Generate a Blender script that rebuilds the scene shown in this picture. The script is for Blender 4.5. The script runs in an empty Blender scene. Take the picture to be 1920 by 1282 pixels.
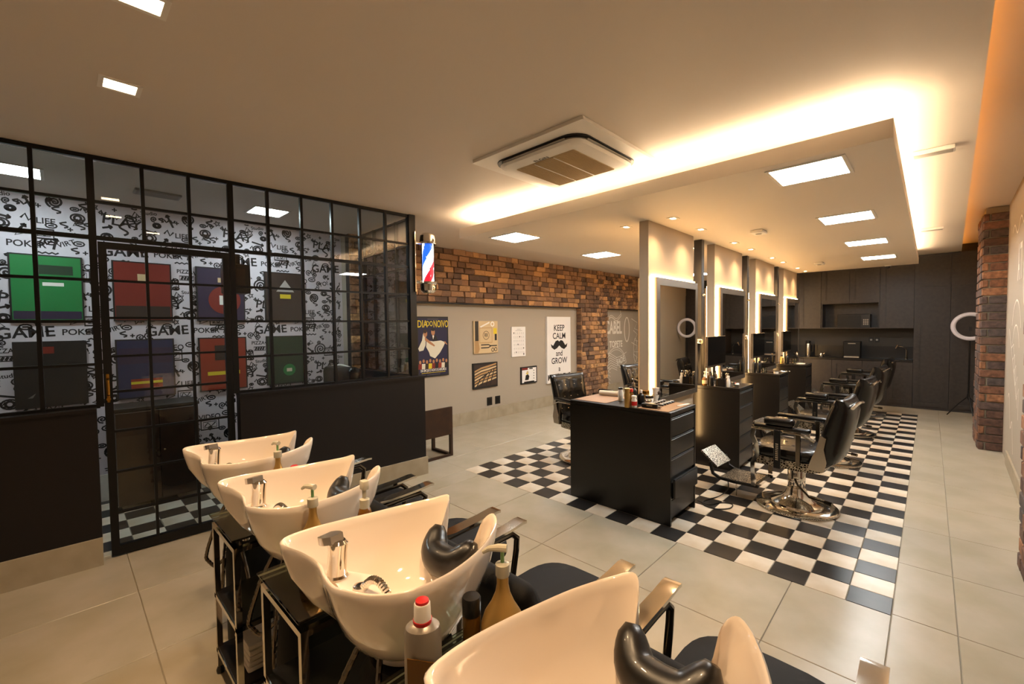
import bpy, bmesh, math, random
from mathutils import Matrix, Vector, Euler
random.seed(7)
S = bpy.context.scene
COL = S.collection
R = math.radians

# ------------------------------------------------------------------ camera
F_PX, YAW, PITCH, ROLL = 814.66, .76623, .03674, -.01189
cam_d = bpy.data.cameras.new('camera'); cam = bpy.data.objects.new('camera', cam_d); COL.objects.link(cam)
cam_d.sensor_width = 36; cam_d.lens = F_PX / 1920 * 36; cam_d.clip_start = .02
fw = Vector((-math.sin(YAW)*math.cos(PITCH), math.cos(YAW)*math.cos(PITCH), -math.sin(PITCH)))
rt = Vector((math.cos(YAW), math.sin(YAW), 0)); up = rt.cross(fw)
rt, up = rt*math.cos(ROLL)+up*math.sin(ROLL), up*math.cos(ROLL)-rt*math.sin(ROLL)
cm = Matrix((rt, up, -fw)).transposed().to_4x4(); cm.translation = (.1252, -3.0857, 1.6)
cam.matrix_world = cm
S.camera = cam

# ------------------------------------------------------------------ world, exposure
w = bpy.data.worlds.new('world'); S.world = w; w.use_nodes = True
w.node_tree.nodes['Background'].inputs[0].default_value = (.05, .045, .04, 1)
w.node_tree.nodes['Background'].inputs[1].default_value = .2
S.view_settings.view_transform = 'Standard'; S.view_settings.look = 'None'
S.view_settings.exposure = 1.4; S.view_settings.gamma = 1; S.view_settings.use_curve_mapping = False

WARM = (1, .66, .36); WHITE = (1, .97, .95); AMBER = (1, .56, .17)
L_COVE = 18; L_PANEL = 27; L_MIRROR = 16; L_SPOT = 12; L_DOWN = 34; L_ORANGE = 3.2; L_ROOM = 6.5

# ------------------------------------------------------------------ materials
def lin(h):
    h = h.lstrip('#'); c = [int(h[i:i+2], 16)/255 for i in (0, 2, 4)]
    return tuple(x/12.92 if x <= .04045 else ((x+.055)/1.055)**2.4 for x in c)
MATS = {}
def mat(name, col='808080', rough=.5, metal=0, emit=0, ecol=None, noise=None, nscale=8, bump=0, bscale=60, coat=0, vary=0, spec=.5):
    """plain Principled; noise = second colour mixed by a noise texture; vary = per-object colour change"""
    m = bpy.data.materials.new(name); m.use_nodes = True; nt = m.node_tree; b = nt.nodes['Principled BSDF']
    c = lin(col) if isinstance(col, str) else col
    b.inputs['Base Color'].default_value = (*c, 1); b.inputs['Roughness'].default_value = rough
    b.inputs['Metallic'].default_value = metal; b.inputs['Coat Weight'].default_value = coat
    b.inputs['Specular IOR Level'].default_value = spec
    if emit:
        b.inputs['Emission Color'].default_value = (*(ecol or c), 1); b.inputs['Emission Strength'].default_value = emit
    tc = nt.nodes.new('ShaderNodeTexCoord') if (noise or bump) else None
    src = None
    if noise:
        n = nt.nodes.new('ShaderNodeTexNoise'); n.inputs['Scale'].default_value = nscale; n.inputs['Detail'].default_value = 5
        nt.links.new(tc.outputs['Object'], n.inputs['Vector'])
        r = nt.nodes.new('ShaderNodeValToRGB'); r.color_ramp.elements[0].position = .35; r.color_ramp.elements[1].position = .68
        r.color_ramp.elements[0].color = (*c, 1); r.color_ramp.elements[1].color = (*lin(noise), 1)
        nt.links.new(n.outputs['Fac'], r.inputs['Fac']); src = r.outputs['Color']
    if vary:
        oi = nt.nodes.new('ShaderNodeObjectInfo'); hs = nt.nodes.new('ShaderNodeHueSaturation')
        mr = nt.nodes.new('ShaderNodeMapRange'); mr.inputs['To Min'].default_value = 1-vary; mr.inputs['To Max'].default_value = 1+vary
        nt.links.new(oi.outputs['Random'], mr.inputs['Value']); nt.links.new(mr.outputs['Result'], hs.inputs['Value'])
        if src: nt.links.new(src, hs.inputs['Color'])
        else: hs.inputs['Color'].default_value = (*c, 1)
        src = hs.outputs['Color']
    if src: nt.links.new(src, b.inputs['Base Color'])
    if bump:
        n2 = nt.nodes.new('ShaderNodeTexNoise'); n2.inputs['Scale'].default_value = bscale; n2.inputs['Detail'].default_value = 4
        nt.links.new(tc.outputs['Object'], n2.inputs['Vector'])
        bp = nt.nodes.new('ShaderNodeBump'); bp.inputs['Strength'].default_value = bump; bp.inputs['Distance'].default_value = .01
        nt.links.new(n2.outputs['Fac'], bp.inputs['Height']); nt.links.new(bp.outputs['Normal'], b.inputs['Normal'])
    MATS[name] = m
    return m
def glass_mat(name, tint, refl=1.45, gain=1.0, rough=0.0):
    m = bpy.data.materials.new(name); m.use_nodes = True; nt = m.node_tree; nt.nodes.remove(nt.nodes['Principled BSDF'])
    o = nt.nodes['Material Output']; t = nt.nodes.new('ShaderNodeBsdfTransparent'); g = nt.nodes.new('ShaderNodeBsdfGlossy')
    t.inputs[0].default_value = (*tint, 1); g.inputs['Roughness'].default_value = rough
    fr = nt.nodes.new('ShaderNodeFresnel'); fr.inputs[0].default_value = refl
    mu = nt.nodes.new('ShaderNodeMath'); mu.operation = 'MULTIPLY'; mu.inputs[1].default_value = gain; mu.use_clamp = True
    mx = nt.nodes.new('ShaderNodeMixShader')
    nt.links.new(fr.outputs[0], mu.inputs[0]); nt.links.new(mu.outputs[0], mx.inputs[0]); nt.links.new(t.outputs[0], mx.inputs[1]); nt.links.new(g.outputs[0], mx.inputs[2])
    nt.links.new(mx.outputs[0], o.inputs['Surface']); MATS[name] = m
    return m
def brick_mat(name, cols, bump=.6):
    m = bpy.data.materials.new(name); m.use_nodes = True; nt = m.node_tree; b = nt.nodes['Principled BSDF']; b.inputs['Roughness'].default_value = .85
    oi = nt.nodes.new('ShaderNodeObjectInfo'); ge = nt.nodes.new('ShaderNodeNewGeometry'); ad = nt.nodes.new('ShaderNodeMath'); ad.operation = 'ADD'
    fr = nt.nodes.new('ShaderNodeMath'); fr.operation = 'FRACT'; tc = nt.nodes.new('ShaderNodeTexCoord')
    nt.links.new(oi.outputs['Random'], ad.inputs[0]); nt.links.new(ge.outputs['Random Per Island'], ad.inputs[1]); nt.links.new(ad.outputs[0], fr.inputs[0])
    rp = nt.nodes.new('ShaderNodeValToRGB'); rp.color_ramp.interpolation = 'CONSTANT'
    while len(rp.color_ramp.elements) < len(cols): rp.color_ramp.elements.new(.5)
    for i, c in enumerate(cols): rp.color_ramp.elements[i].position = i/len(cols); rp.color_ramp.elements[i].color = (*lin(c), 1)
    nt.links.new(fr.outputs[0], rp.inputs['Fac'])
    n = nt.nodes.new('ShaderNodeTexNoise'); n.inputs['Scale'].default_value = 22; n.inputs['Detail'].default_value = 6
    nt.links.new(tc.outputs['Object'], n.inputs['Vector'])
    mr = nt.nodes.new('ShaderNodeMapRange'); mr.inputs['From Min'].default_value = .3; mr.inputs['From Max'].default_value = .7; mr.inputs['To Min'].default_value = .45; mr.inputs['To Max'].default_value = 1.35
    nt.links.new(n.outputs['Fac'], mr.inputs['Value'])
    hs = nt.nodes.new('ShaderNodeHueSaturation'); nt.links.new(mr.outputs['Result'], hs.inputs['Value']); nt.links.new(rp.outputs['Color'], hs.inputs['Color'])
    nt.links.new(hs.outputs['Color'], b.inputs['Base Color'])
    bp = nt.nodes.new('ShaderNodeBump'); bp.inputs['Strength'].default_value = bump; bp.inputs['Distance'].default_value = .012
    nt.links.new(n.outputs['Fac'], bp.inputs['Height']); nt.links.new(bp.outputs['Normal'], b.inputs['Normal']); MATS[name] = m
    return m
def ornate_mat(name, dark, light, scale=40):
    m = bpy.data.materials.new(name); m.use_nodes = True; nt = m.node_tree; b = nt.nodes['Principled BSDF']
    b.inputs['Metallic'].default_value = .9; b.inputs['Roughness'].default_value = .3
    tc = nt.nodes.new('ShaderNodeTexCoord'); v = nt.nodes.new('ShaderNodeTexVoronoi'); v.feature = 'DISTANCE_TO_EDGE'; v.inputs['Scale'].default_value = scale
    nt.links.new(tc.outputs['Object'], v.inputs['Vector']); r = nt.nodes.new('ShaderNodeValToRGB')
    r.color_ramp.elements[0].color = (*lin(light), 1); r.color_ramp.elements[0].position = .08; r.color_ramp.elements[1].color = (*lin(dark), 1); r.color_ramp.elements[1].position = .16
    nt.links.new(v.outputs['Distance'], r.inputs['Fac']); nt.links.new(r.outputs['Color'], b.inputs['Base Color'])
    bp = nt.nodes.new('ShaderNodeBump'); bp.inputs['Strength'].default_value = .5; bp.inputs['Distance'].default_value = .004
    nt.links.new(v.outputs['Distance'], bp.inputs['Height']); nt.links.new(bp.outputs['Normal'], b.inputs['Normal']); MATS[name] = m
    return m

mat('plaster', 'd8cbbb', .7); mat('ceiling_paint', 'd9cdbf', .6); mat('tray_paint', 'e0d4c4', .6)
mat('grey_wall', 'a79c8c', .75, bump=.05, bscale=200); mat('panel_paint', 'b9a68c', .6)
mat('grey_recess', '97a09c', .75)
mat('porcelain', 'b0a694', .28, noise='a0967f', nscale=3, vary=.015, spec=.4); mat('grout', '938a78', .8)
mat('tile_white', 'd9cfbf', .3, noise='c2b095', nscale=4, vary=.1, spec=.4); mat('tile_black', '1c1a19', .3, noise='2a2725', nscale=7, vary=.15, spec=.4)
mat('tile_base', 'a89c86', .5, noise='9a8e77', nscale=6)
mat('black_wall', '130e0e', .5, spec=.35); mat('black_metal', '0c0b0b', .4, metal=.3); mat('black_lacquer', '14100d', .33, spec=.45)
mat('dark_wood', '2c2620', .42, noise='231e19', nscale=14); mat('cabinet_wood', '3c3632', .42, noise='322d2a', nscale=20, spec=.4); mat('walnut', '38200f', .45, noise='2a170b', nscale=9)
mat('niche_brown', '2a241c', .55)
mat('chrome', 'dcd6cc', .08, metal=1); mat('chrome_dark', '6a6258', .15, metal=1); mat('steel', 'b5aca0', .25, metal=1); mat('gold', 'b8893e', .25, metal=1)
mat('leather', '0a0807', .27, bump=.05, bscale=250, coat=.15, spec=.4); mat('fabric_black', '0c0a09', .65, bump=.15, bscale=400, spec=.25); mat('rubber', '0d0b0a', .35, coat=.2)
mat('ceramic', 'f2e4d4', .06, coat=1.0, spec=.6); mat('white_plastic', 'e8e2d8', .4); mat('black_plastic', '0b0a0a', .35); mat('grey_plastic', '9a958c', .4)
mat('print_white', 'ece8e0', .55); mat('print_black', '12100f', .6); mat('paper', 'e9e6e2', .6); mat('chalk', 'e4ded2', .8)
mat('wallpaper', 'd6ced6', .7); mat('doodle', '141014', .7)
mat('red_plastic', 'c01a1a', .35); mat('pink_plastic', 'b8245a', .35); mat('green_plastic', '7cae6a', .3)
mat('bottle_gold', 'c09a58', .34, metal=.75); mat('bottle_silver', '9a9186', .35, metal=.5); mat('bottle_amber', '6b4510', .25); mat('clear_plastic', 'c9c2ac', .2)
mat('towel', 'd8cdbb', .9, bump=.4, bscale=300); mat('kraft', '8a6a4c', .6)
mat('mirror', 'd8d2c8', .01, metal=1); mat('mirror_frame', '7d7164', .35, metal=.7)
mat('screen', '0a0908', .1, spec=.6); mat('yellow_print', 'd8c024', .6); mat('navy_print', '17153a', .6); mat('cream_print', 'd8d2bc', .6); mat('skin_print', 'b07a52', .6)
mat('green_print', '0f7a3a', .6); mat('red_print', '7a1f12', .6); mat('purple_print', '2a1e3c', .6); mat('orange_print', '8e2c14', .6); mat('brown_print', '30211a', .6); mat('darkgreen_print', '12321a', .6); mat('blue_print', '1c2448', .6); mat('wood_print', 'b08a5a', .6); mat('tan_print', 'cdb48a', .6); mat('grey_print', '6e6a66', .6); mat('lightgrey_print', 'a9a5a0', .6)
mat('led_cove', 'ffffff', emit=L_COVE, ecol=(1, .76, .5)); mat('led_mirror', 'ffffff', emit=L_MIRROR, ecol=(1, .6, .24)); mat('led_orange', 'ffffff', emit=L_ORANGE, ecol=(1, .36, .05))
mat('panel_light', 'ffffff', emit=L_PANEL, ecol=(.96, 1, 1)); mat('room_light', 'ffffff', emit=L_ROOM*3, ecol=(.85, .98, 1)); mat('bulb', 'ffffff', emit=14, ecol=(1, .72, .42)); mat('pole_white', 'ffffff', .3, emit=1.3, ecol=(1, 1, 1)); mat('pole_red', 'b81424', .3, emit=1.0); mat('pole_blue', '1c4fc0', .3, emit=1.0)
mat('ring_glow', 'd8d4dc', .4)
brick_mat('brick_split', ['a87f5c', '7b5d48', '967152', 'bb8f62', '675041', '9f7858', 'd09e6a', '87674f'])
brick_mat('brick_red', ['75503c', '5c4236', '82583e', '654c3f', '946748', '574640', '524743'])
ornate_mat('ornate', '2a241e', 'c8bda8', 55); ornate_mat('ornate_fine', '3a332b', 'd0c6b4', 90)
glass_mat('glass', (.93, .95, .95), 1.5, .95); glass_mat('glass_shelf', (.72, .8, .7), 1.5, 1.3); glass_mat('glass_clear', (.9, .93, .9), 1.45, 1.2)

# ------------------------------------------------------------------ mesh helpers
class MB:
    def __init__(s): s.v = []; s.f = []; s.m = []; s.cur = 0
    def add(s, v, f):
        o = len(s.v); s.v += [tuple(p) for p in v]; s.f += [tuple(i+o for i in q) for q in f]; s.m += [s.cur]*len(f); return s
    def box(s, x0, x1, y0, y1, z0, z1):
        v = [(x, y, z) for z in (z0, z1) for x, y in ((x0, y0), (x1, y0), (x1, y1), (x0, y1))]
        return s.add(v, [(3, 2, 1, 0), (4, 5, 6, 7), (0, 1, 5, 4), (1, 2, 6, 5), (2, 3, 7, 6), (3, 0, 4, 7)])
    def rbox(s, x0, x1, y0, y1, z0, z1, b=.01, seg=2):
        bm = bmesh.new(); bmesh.ops.create_cube(bm, size=1)
        for v in bm.verts: v.co = Vector(((x0+x1)/2+v.co.x*(x1-x0), (y0+y1)/2+v.co.y*(y1-y0), (z0+z1)/2+v.co.z*(z1-z0)))
        bmesh.ops.bevel(bm, geom=bm.edges[:], offset=b, segments=seg, affect='EDGES', profile=.5)
        bm.verts.index_update(); s.add([v.co for v in bm.verts], [[v.index for v in f.verts] for f in bm.faces]); bm.free(); return s
    def lathe(s, prof, n=20, c=(0, 0, 0), sx=1, sy=1):
        v = []; f = []
        for r, z in prof:
            for k in range(n): a = 2*math.pi*k/n; v.append((c[0]+r*sx*math.cos(a), c[1]+r*sy*math.sin(a), c[2]+z))
        for i in range(len(prof)-1):
            for k in range(n): k2 = (k+1) % n; f.append((i*n+k, i*n+k2, (i+1)*n+k2, (i+1)*n+k))
        if prof[0][0] > 1e-6: f.append(tuple(range(n-1, -1, -1)))
        if prof[-1][0] > 1e-6: f.append(tuple((len(prof)-1)*n+k for k in range(n)))
        return s.add(v, f)
    def tube(s, pts, r, n=8, cap=True):
        pts = [Vector(p) for p in pts]; rs = r if isinstance(r, (list, tuple)) else [r]*len(pts); v = []; f = []
        t0 = (pts[1]-pts[0]).normalized(); u = t0.orthogonal().normalized()
        for i, p in enumerate(pts):
            t = (pts[min(i+1, len(pts)-1)]-pts[max(i-1, 0)]).normalized()
            u = (u-t*u.dot(t)); u = u.normalized() if u.length > 1e-6 else t.orthogonal().normalized(); w_ = t.cross(u)
            for k in range(n): a = 2*math.pi*k/n; v.append(p+(u*math.cos(a)+w_*math.sin(a))*rs[i])
        for i in range(len(pts)-1):
            for k in range(n): k2 = (k+1) % n; f.append((i*n+k, i*n+k2, (i+1)*n+k2, (i+1)*n+k))
        if cap: f.append(tuple(range(n-1, -1, -1))); f.append(tuple((len(pts)-1)*n+k for k in range(n)))
        return s.add(v, f)
    def cyl(s, p0, p1, r, n=14): return s.tube([p0, p1], r, n)
    def strip(s, pts, wv, th, nv=None):
        """flat bar swept along pts; wv = full width vector, th = thickness (normal to path and width)"""
        pts = [Vector(p) for p in pts]; wv = Vector(wv)/2; v = []; f = []
        for i, p in enumerate(pts):
            t = (pts[min(i+1, len(pts)-1)]-pts[max(i-1, 0)]).normalized(); n_ = t.cross(wv).normalized()*th/2
            v += [p-wv-n_, p+wv-n_, p+wv+n_, p-wv+n_]
        for i in range(len(pts)-1):
            for k in range(4): k2 = (k+1) % 4; f.append((i*4+k, i*4+k2, i*4+4+k2, i*4+4+k))
        f.append((3, 2, 1, 0)); e = (len(pts)-1)*4; f.append((e, e+1, e+2, e+3)); return s.add(v, f)
    def prism(s, poly, z0, z1, M=None):
        n = len(poly); v = [(x, y, z0) for x, y in poly]+[(x, y, z1) for x, y in poly]
        if M: v = [M @ Vector(p) for p in v]
        return s.add(v, [tuple(range(n-1, -1, -1)), tuple(range(n, 2*n))]+[(k, (k+1) % n, n+(k+1) % n, n+k) for k in range(n)])
    def flat(s, poly, z=0): return s.add([(x, y, z) for x, y in poly], [tuple(range(len(poly)))])
    def ribbon(s, pts, w_, z=0, closed=False):
        n = len(pts); v = []; f = []
        for i in range(n):
            a = pts[(i-1) % n] if (closed or i) else pts[0]; b = pts[(i+1) % n] if (closed or i < n-1) else pts[-1]
            dx, dy = b[0]-a[0], b[1]-a[1]; l = math.hypot(dx, dy) or 1; nx, ny = -dy/l*w_/2, dx/l*w_/2
            v += [(pts[i][0]+nx, pts[i][1]+ny, z), (pts[i][0]-nx, pts[i][1]-ny, z)]
        for i in range(n if closed else n-1): j = (i+1) % n; f.append((2*i, 2*i+1, 2*j+1, 2*j))
        return s.add(v, f)
    def xf(s, M, start=0): s.v[start:] = [tuple(M @ Vector(p)) for p in s.v[start:]]; return s
    def mesh(s, name, mats, smooth=35):
        me = bpy.data.meshes.new(name); me.from_pydata(s.v, [], s.f)
        for m in (mats if isinstance(mats, (list, tuple)) else [mats]): me.materials.append(MATS[m])
        if any(s.m): me.polygons.foreach_set('material_index', s.m)
        if smooth:
            me.polygons.foreach_set('use_smooth', [True]*len(me.polygons)); me.update()
            me.set_sharp_from_angle(angle=R(smooth))
        me.update(); return me
    def build(s, name, mats, parent=None, smooth=35, M=None):
        return link(name, s.mesh(name, mats, smooth), parent, M)
def link(name, me, parent=None, M=None):
    o = bpy.data.objects.new(name, me); COL.objects.link(o)
    if M is not None: o.matrix_world = M
    if parent: o.parent = parent
    return o
def tag(o, label, cat, group=None):
    o['label'] = label; o['category'] = cat
    if group: o['group'] = group
    return o
def thing(name, label, cat, loc=(0, 0, 0), rz=0, group=None):
    o = bpy.data.objects.new(name, None); COL.objects.link(o); o.location = loc; o.rotation_euler = (0, 0, rz); o.empty_display_size = .1
    return tag(o, label, cat, group)
def struct(o): o['kind'] = 'structure'; return o
def stuff(o): o['kind'] = 'stuff'; return o
def dup(root, loc=None, rz=None, label=None):
    def cp(o, par):
        c = o.copy(); COL.objects.link(c); c.parent = par
        for ch in [x for x in KIDS.get(o.name, [])]: cp(ch, c)
        return c
    r = cp(root, None)
    if loc is not None: r.location = loc
    if rz is not None: r.rotation_euler = (0, 0, rz)
    if label: r['label'] = label
    return r
KIDS = {}
def kids():
    KIDS.clear()
    for o in bpy.data.objects:
        if o.parent: KIDS.setdefault(o.parent.name, []).append(o)
FONT_CACHE = {}
def text_geo(txt, size=1, sx=1, align='CENTER', bold=.014):
    """verts, faces of a flat text in its own xy plane"""
    c = bpy.data.curves.new('t', 'FONT'); c.body = txt; c.size = size; c.align_x = align; c.align_y = 'CENTER'; c.resolution_u = 3; c.offset = bold*size
    o = bpy.data.objects.new('t', c); COL.objects.link(o); dg = bpy.context.evaluated_depsgraph_get(); dg.update()
    me = bpy.data.meshes.new_from_object(o.evaluated_get(dg)); v = [(p.co.x*sx, p.co.y, p.co.z) for p in me.vertices]; f = [tuple(q.vertices) for q in me.polygons]
    bpy.data.objects.remove(o); bpy.data.curves.remove(c); bpy.data.meshes.remove(me); return v, f
def put_text(mb, txt, x, y, size, z=0, sx=1, rot=0, bold=.014):
    v, f = text_geo(txt, size, sx, 'CENTER', bold); c, s_ = math.cos(rot), math.sin(rot)
    if not f: return mb
    return mb.add([(x+c*p[0]-s_*p[1], y+s_*p[0]+c*p[1], z) for p in v], f)
def wallM(x, y=0, z=0, side=1):
    """plane on an X = const wall; side=1 faces +X (u = +Y), side=-1 faces -X (u = -Y)"""
    return Matrix(((0, 0, side, x), (side, 0, 0, y), (0, 1, 0, z), (0, 0, 0, 1)))
def backM(x, y, z):      # plane facing -Y, u = +X
    return Matrix(((1, 0, 0, x), (0, 0, -1, y), (0, 1, 0, z), (0, 0, 0, 1)))
def downM(x, y, z, rz=0):  # plane facing -Z
    return Matrix.Translation((x, y, z)) @ Matrix.Rotation(rz, 4, 'Z') @ Matrix.Rotation(math.pi, 4, 'X')
def circ(cx, cy, r, n=20, a0=0, a1=2*math.pi, ry=None): return [(cx+r*math.cos(a0+(a1-a0)*k/n), cy+(ry or r)*math.sin(a0+(a1-a0)*k/n)) for k in range(n if abs(a1-a0-2*math.pi) < 1e-6 else n+1)]
def rect(x0, x1, y0, y1): return [(x0, y0), (x1, y0), (x1, y1), (x0, y1)]
def rrect(hx, hy, r, n=6):
    p = []
    for cx, cy, a in ((hx-r, hy-r, 0), (-hx+r, hy-r, 90), (-hx+r, -hy+r, 180), (hx-r, -hy+r, 270)):
        p += [(cx+r*math.cos(R(a+90*k/n)), cy+r*math.sin(R(a+90*k/n))) for k in range(n+1)]
    return p
def spot(parent, loc, energy, col, size=70, blend=.6, r=.03, aim=None):
    d = bpy.data.lights.new('spot', 'SPOT'); d.energy = energy; d.color = col; d.spot_size = R(size); d.spot_blend = blend; d.shadow_soft_size = r
    o = bpy.data.objects.new('lamp_light', d); COL.objects.link(o); o.location = loc
    if aim: o.rotation_euler = (Vector(aim)-Vector(loc)).to_track_quat('-Z', 'Y').to_euler()
    if parent: o.parent = parent; o.matrix_parent_inverse = Matrix.Translation(parent.location).inverted()
    return o

# ================================================================== SETTING
ZC, ZT = 2.8, 2.56                       # ceiling, underside of the dropped tray
XL, XB = -5.33, -5.2                     # grey recess plane and brick face of the left wall
YF, YB = -4.7, 8.15
def xr(y): return .665+.0245*y           # right wall
def xe(y): return .296+.0256*y           # ceiling edge with the amber cove

# floor: slab, large tiles, checkerboard
floor = struct(MB().box(-5.6, 1.2, YF-.1, YB+.1, -.06, -.006).build('floor', 'grout', smooth=0))
tile_cache = {}
def floor_tile(x0, x1, y0, y1, m, name='floor_tile', g=.002):
    k = (round(x1-x0, 3), round(y1-y0, 3), m)
    if k not in tile_cache:
        hx, hy = (x1-x0)/2-g, (y1-y0)/2-g; c = .002
        mb = MB(); v = [(-hx, -hy, -.01), (hx, -hy, -.01), (hx, hy, -.01), (-hx, hy, -.01), (-hx, -hy, -.002), (hx, -hy, -.002), (hx, hy, -.002), (-hx, hy, -.002), (-hx+c, -hy+c, 0), (hx-c, -hy+c, 0), (hx-c, hy-c, 0), (-hx+c, hy-c, 0)]
        mb.add(v, [(0, 1, 5, 4), (1, 2, 6, 5), (2, 3, 7, 6), (3, 0, 4, 7), (4, 5, 9, 8), (5, 6, 10, 9), (6, 7, 11, 10), (7, 4, 8, 11), (8, 9, 10, 11)])
        tile_cache[k] = mb.mesh(name, m, 0)
    return link(name, tile_cache[k], floor, Matrix.Translation(((x0+x1)/2, (y0+y1)/2, 0)))
gx = [.255-.72*k for k in range(-1, 9)][::-1]; gy = [.02+.707*k for k in range(-7, 13)]
CK = (-3.6, 0, 0, 7.0); RM = (-5.5, -4.15, YF, -.5)     # checker areas: salon, glass room
def cut(rc, holes):
    out = [rc]
    for hx0, hx1, hy0, hy1 in holes:
        nx = []
        for x0, x1, y0, y1 in out:
            if x1 <= hx0 or x0 >= hx1 or y1 <= hy0 or y0 >= hy1: nx.append((x0, x1, y0, y1)); continue
            if x0 < hx0: nx.append((x0, hx0, y0, y1))
            if x1 > hx1: nx.append((hx1, x1, y0, y1))
            a, b = max(x0, hx0), min(x1, hx1)
            if y0 < hy0: nx.append((a, b, y0, hy0))
            if y1 > hy1: nx.append((a, b, hy1, y1))
        out = nx
    return [r for r in out if r[1]-r[0] > .03 and r[3]-r[2] > .03]
for i in range(len(gx)-1):
    for j in range(len(gy)-1):
        for rc in cut((max(gx[i], -5.45), min(gx[i+1], 1.0), max(gy[j], YF), min(gy[j+1], YB)), [CK, RM]): floor_tile(*rc, 'porcelain')
ck = []
for i in range(18):
    for j in range(35):
        x1 = -.2*i; y0 = .2*j; ck.append((x1-.2, x1, y0, y0+.2, 'tile_black' if (i+j) % 2 == 0 else 'tile_white'))
rmt = []
for i in range(7):
    for j in range(21):
        x1 = -4.21-.2*i+.06; y0 = -.55-.2*(j+1); rmt.append((x1-.2, x1, y0, y0+.2, 'tile_black' if (i+j) % 2 else 'tile_white'))
def hidden(t):
    x, y = (t[0]+t[1])/2, (t[2]+t[3])/2
    return any(-2.27 < x < -1.35 and c+.02 < y < c+.48 for c in (.2, 1.91, 3.62, 5.33)) or (x < -1.9 and y > 1.2)
door_t = [t for t in rmt if -3.1 < t[2] < -2.2]
ck.sort(key=lambda t: (hidden(t), (t[0]-.1252)**2+(t[2]+3.0857)**2))
near = ck[:262]+door_t[:36]; far = ck[262:]+[t for t in rmt if t not in door_t[:36]]
for x0, x1, y0, y1, m in near: floor_tile(x0, x1, y0, y1, m, 'checker_tile')
mbf = MB()
for x0, x1, y0, y1, m in far: mbf.cur = 0 if m == 'tile_white' else 1; mbf.box(x0+.002, x1-.002, y0+.002, y1-.002, -.01, 0)
stuff(mbf.build('checker_tiles', ['tile_white', 'tile_black'], floor, 0))

# ceiling: main slab ending at the amber cove, recess above, tray
mb = MB(); e = [(-5.6, YF-.1), (xe(YF-.1), YF-.1), (xe(YB+.1), YB+.1), (-5.6, YB+.1)]; mb.prism(e, ZC, ZC+.05)
ceiling = struct(mb.build('ceiling', 'ceiling_paint', smooth=0))
MB().box(-.6, 1.3, YF-.1, YB+.1, ZC+.17, ZC+.2).build('recess_ceiling', 'ceiling_paint', ceiling, 0)
MB().prism([(xe(YF)-.09, YF), (xe(YF)-.06, YF), (xe(YB)-.06, YB), (xe(YB)-.09, YB)], ZC+.052, ZC+.064).build('amber_led_strip', 'led_orange', ceiling, 0)
TX0, TX1, TY0, TY1 = -3.58, -.03, -.04, 6.9
mb = MB().box(TX0, TX1, TY0, TY1, ZT, ZT+.03)
mb.box(TX0, TX0+.02, TY0, TY1, ZT+.03, ZT+.1).box(TX1-.02, TX1, TY0, TY1, ZT+.03, ZT+.1).box(TX0+.02, TX1-.02, TY0, TY0+.02, ZT+.03, ZT+.1).box(TX0+.02, TX1-.02, TY1-.02, TY1, ZT+.03, ZT+.1)
mb.box(TX0+.5, TX1-.5, TY0+.5, TY1-.5, ZT+.03, ZC)
mb.build('ceiling_tray', 'tray_paint', ceiling, 0)
for q in ((TX0+.05, TX0+.07, TY0+.05, TY1-.05), (TX1-.07, TX1-.05, TY0+.05, TY1-.05), (TX0+.07, TX1-.07, TY0+.05, TY0+.07)):
    MB().box(*q, ZT+.075, ZT+.098).build('cove_led_strip', 'led_cove', ceiling, 0)

# walls
wall_left = struct(MB().box(XL-.15, XL, -.5, YB+.1, 0, ZC).build('wall_left', 'grey_wall', smooth=0))
wall_back = struct(MB().box(XL-.15, 1.3, YB, YB+.1, 0, ZC+.2).build('wall_back', 'niche_brown', smooth=0))
wall_front = struct(MB().box(-5.7, 1.3, YF-.1, YF, 0, ZC+.2).build('wall_front', 'plaster', smooth=0))
mb = MB(); mb.prism([(xr(YF), YF), (xr(YF)+.15, YF), (xr(YB)+.15, YB), (xr(YB), YB)], 0, ZC+.2)
wall_right = struct(mb.build('wall_right', 'grey_wall', smooth=0))
wall_room = struct(MB().box(-5.6, -5.45, YF, -.5, 0, ZC).build('wall_room', 'wallpaper', smooth=0))
bl = MB()
for k in range(14): bl.box(XL, XL+.015, .1+.62*k, .1+.62*k+.617, 0, .2)
struct(bl.build('baseboard_left', 'tile_base', smooth=0))
bl = MB()
for k in range(10):
    y0 = -2+.62*k; bl.prism([(xr(y0)-.015, y0+.001), (xr(y0), y0+.001), (xr(y0+.617), y0+.617), (xr(y0+.617)-.015, y0+.617)], 0, .15)
struct(bl.build('baseboard_right', 'tile_base', smooth=0))
MB().box(-5.45, -5.435, YF, -.5, 0, .25).build('baseboard', 'print_white', wall_room, 0)

# brick: band above the recesses and two piers on the left wall, split-face pieces
bvar = []
for k in range(8):
    mb = MB(); r_ = lambda a: random.uniform(-a, a)
    v = [(0, -.5, -.5), (0, .5, -.5), (0, .5, .5), (0, -.5, .5)]+[(1+r_(.25), -.5+abs(r_(.06)), -.5+abs(r_(.08))), (1+r_(.25), .5-abs(r_(.06)), -.5+abs(r_(.08))), (1+r_(.25), .5-abs(r_(.06)), .5-abs(r_(.08))), (1+r_(.25), -.5+abs(r_(.06)), .5-abs(r_(.08)))]
    mid = (1.1+r_(.3), r_(.25), r_(.25)); v.append(mid)
    mb.add(v, [(0, 1, 5, 4), (1, 2, 6, 5), (2, 3, 7, 6), (3, 0, 4, 7), (4, 5, 8), (5, 6, 8), (6, 7, 8), (7, 4, 8)]); bvar.append(mb)
bmesh_cache = [b.mesh('brick', 'brick_split', 0) for b in bvar]
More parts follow.
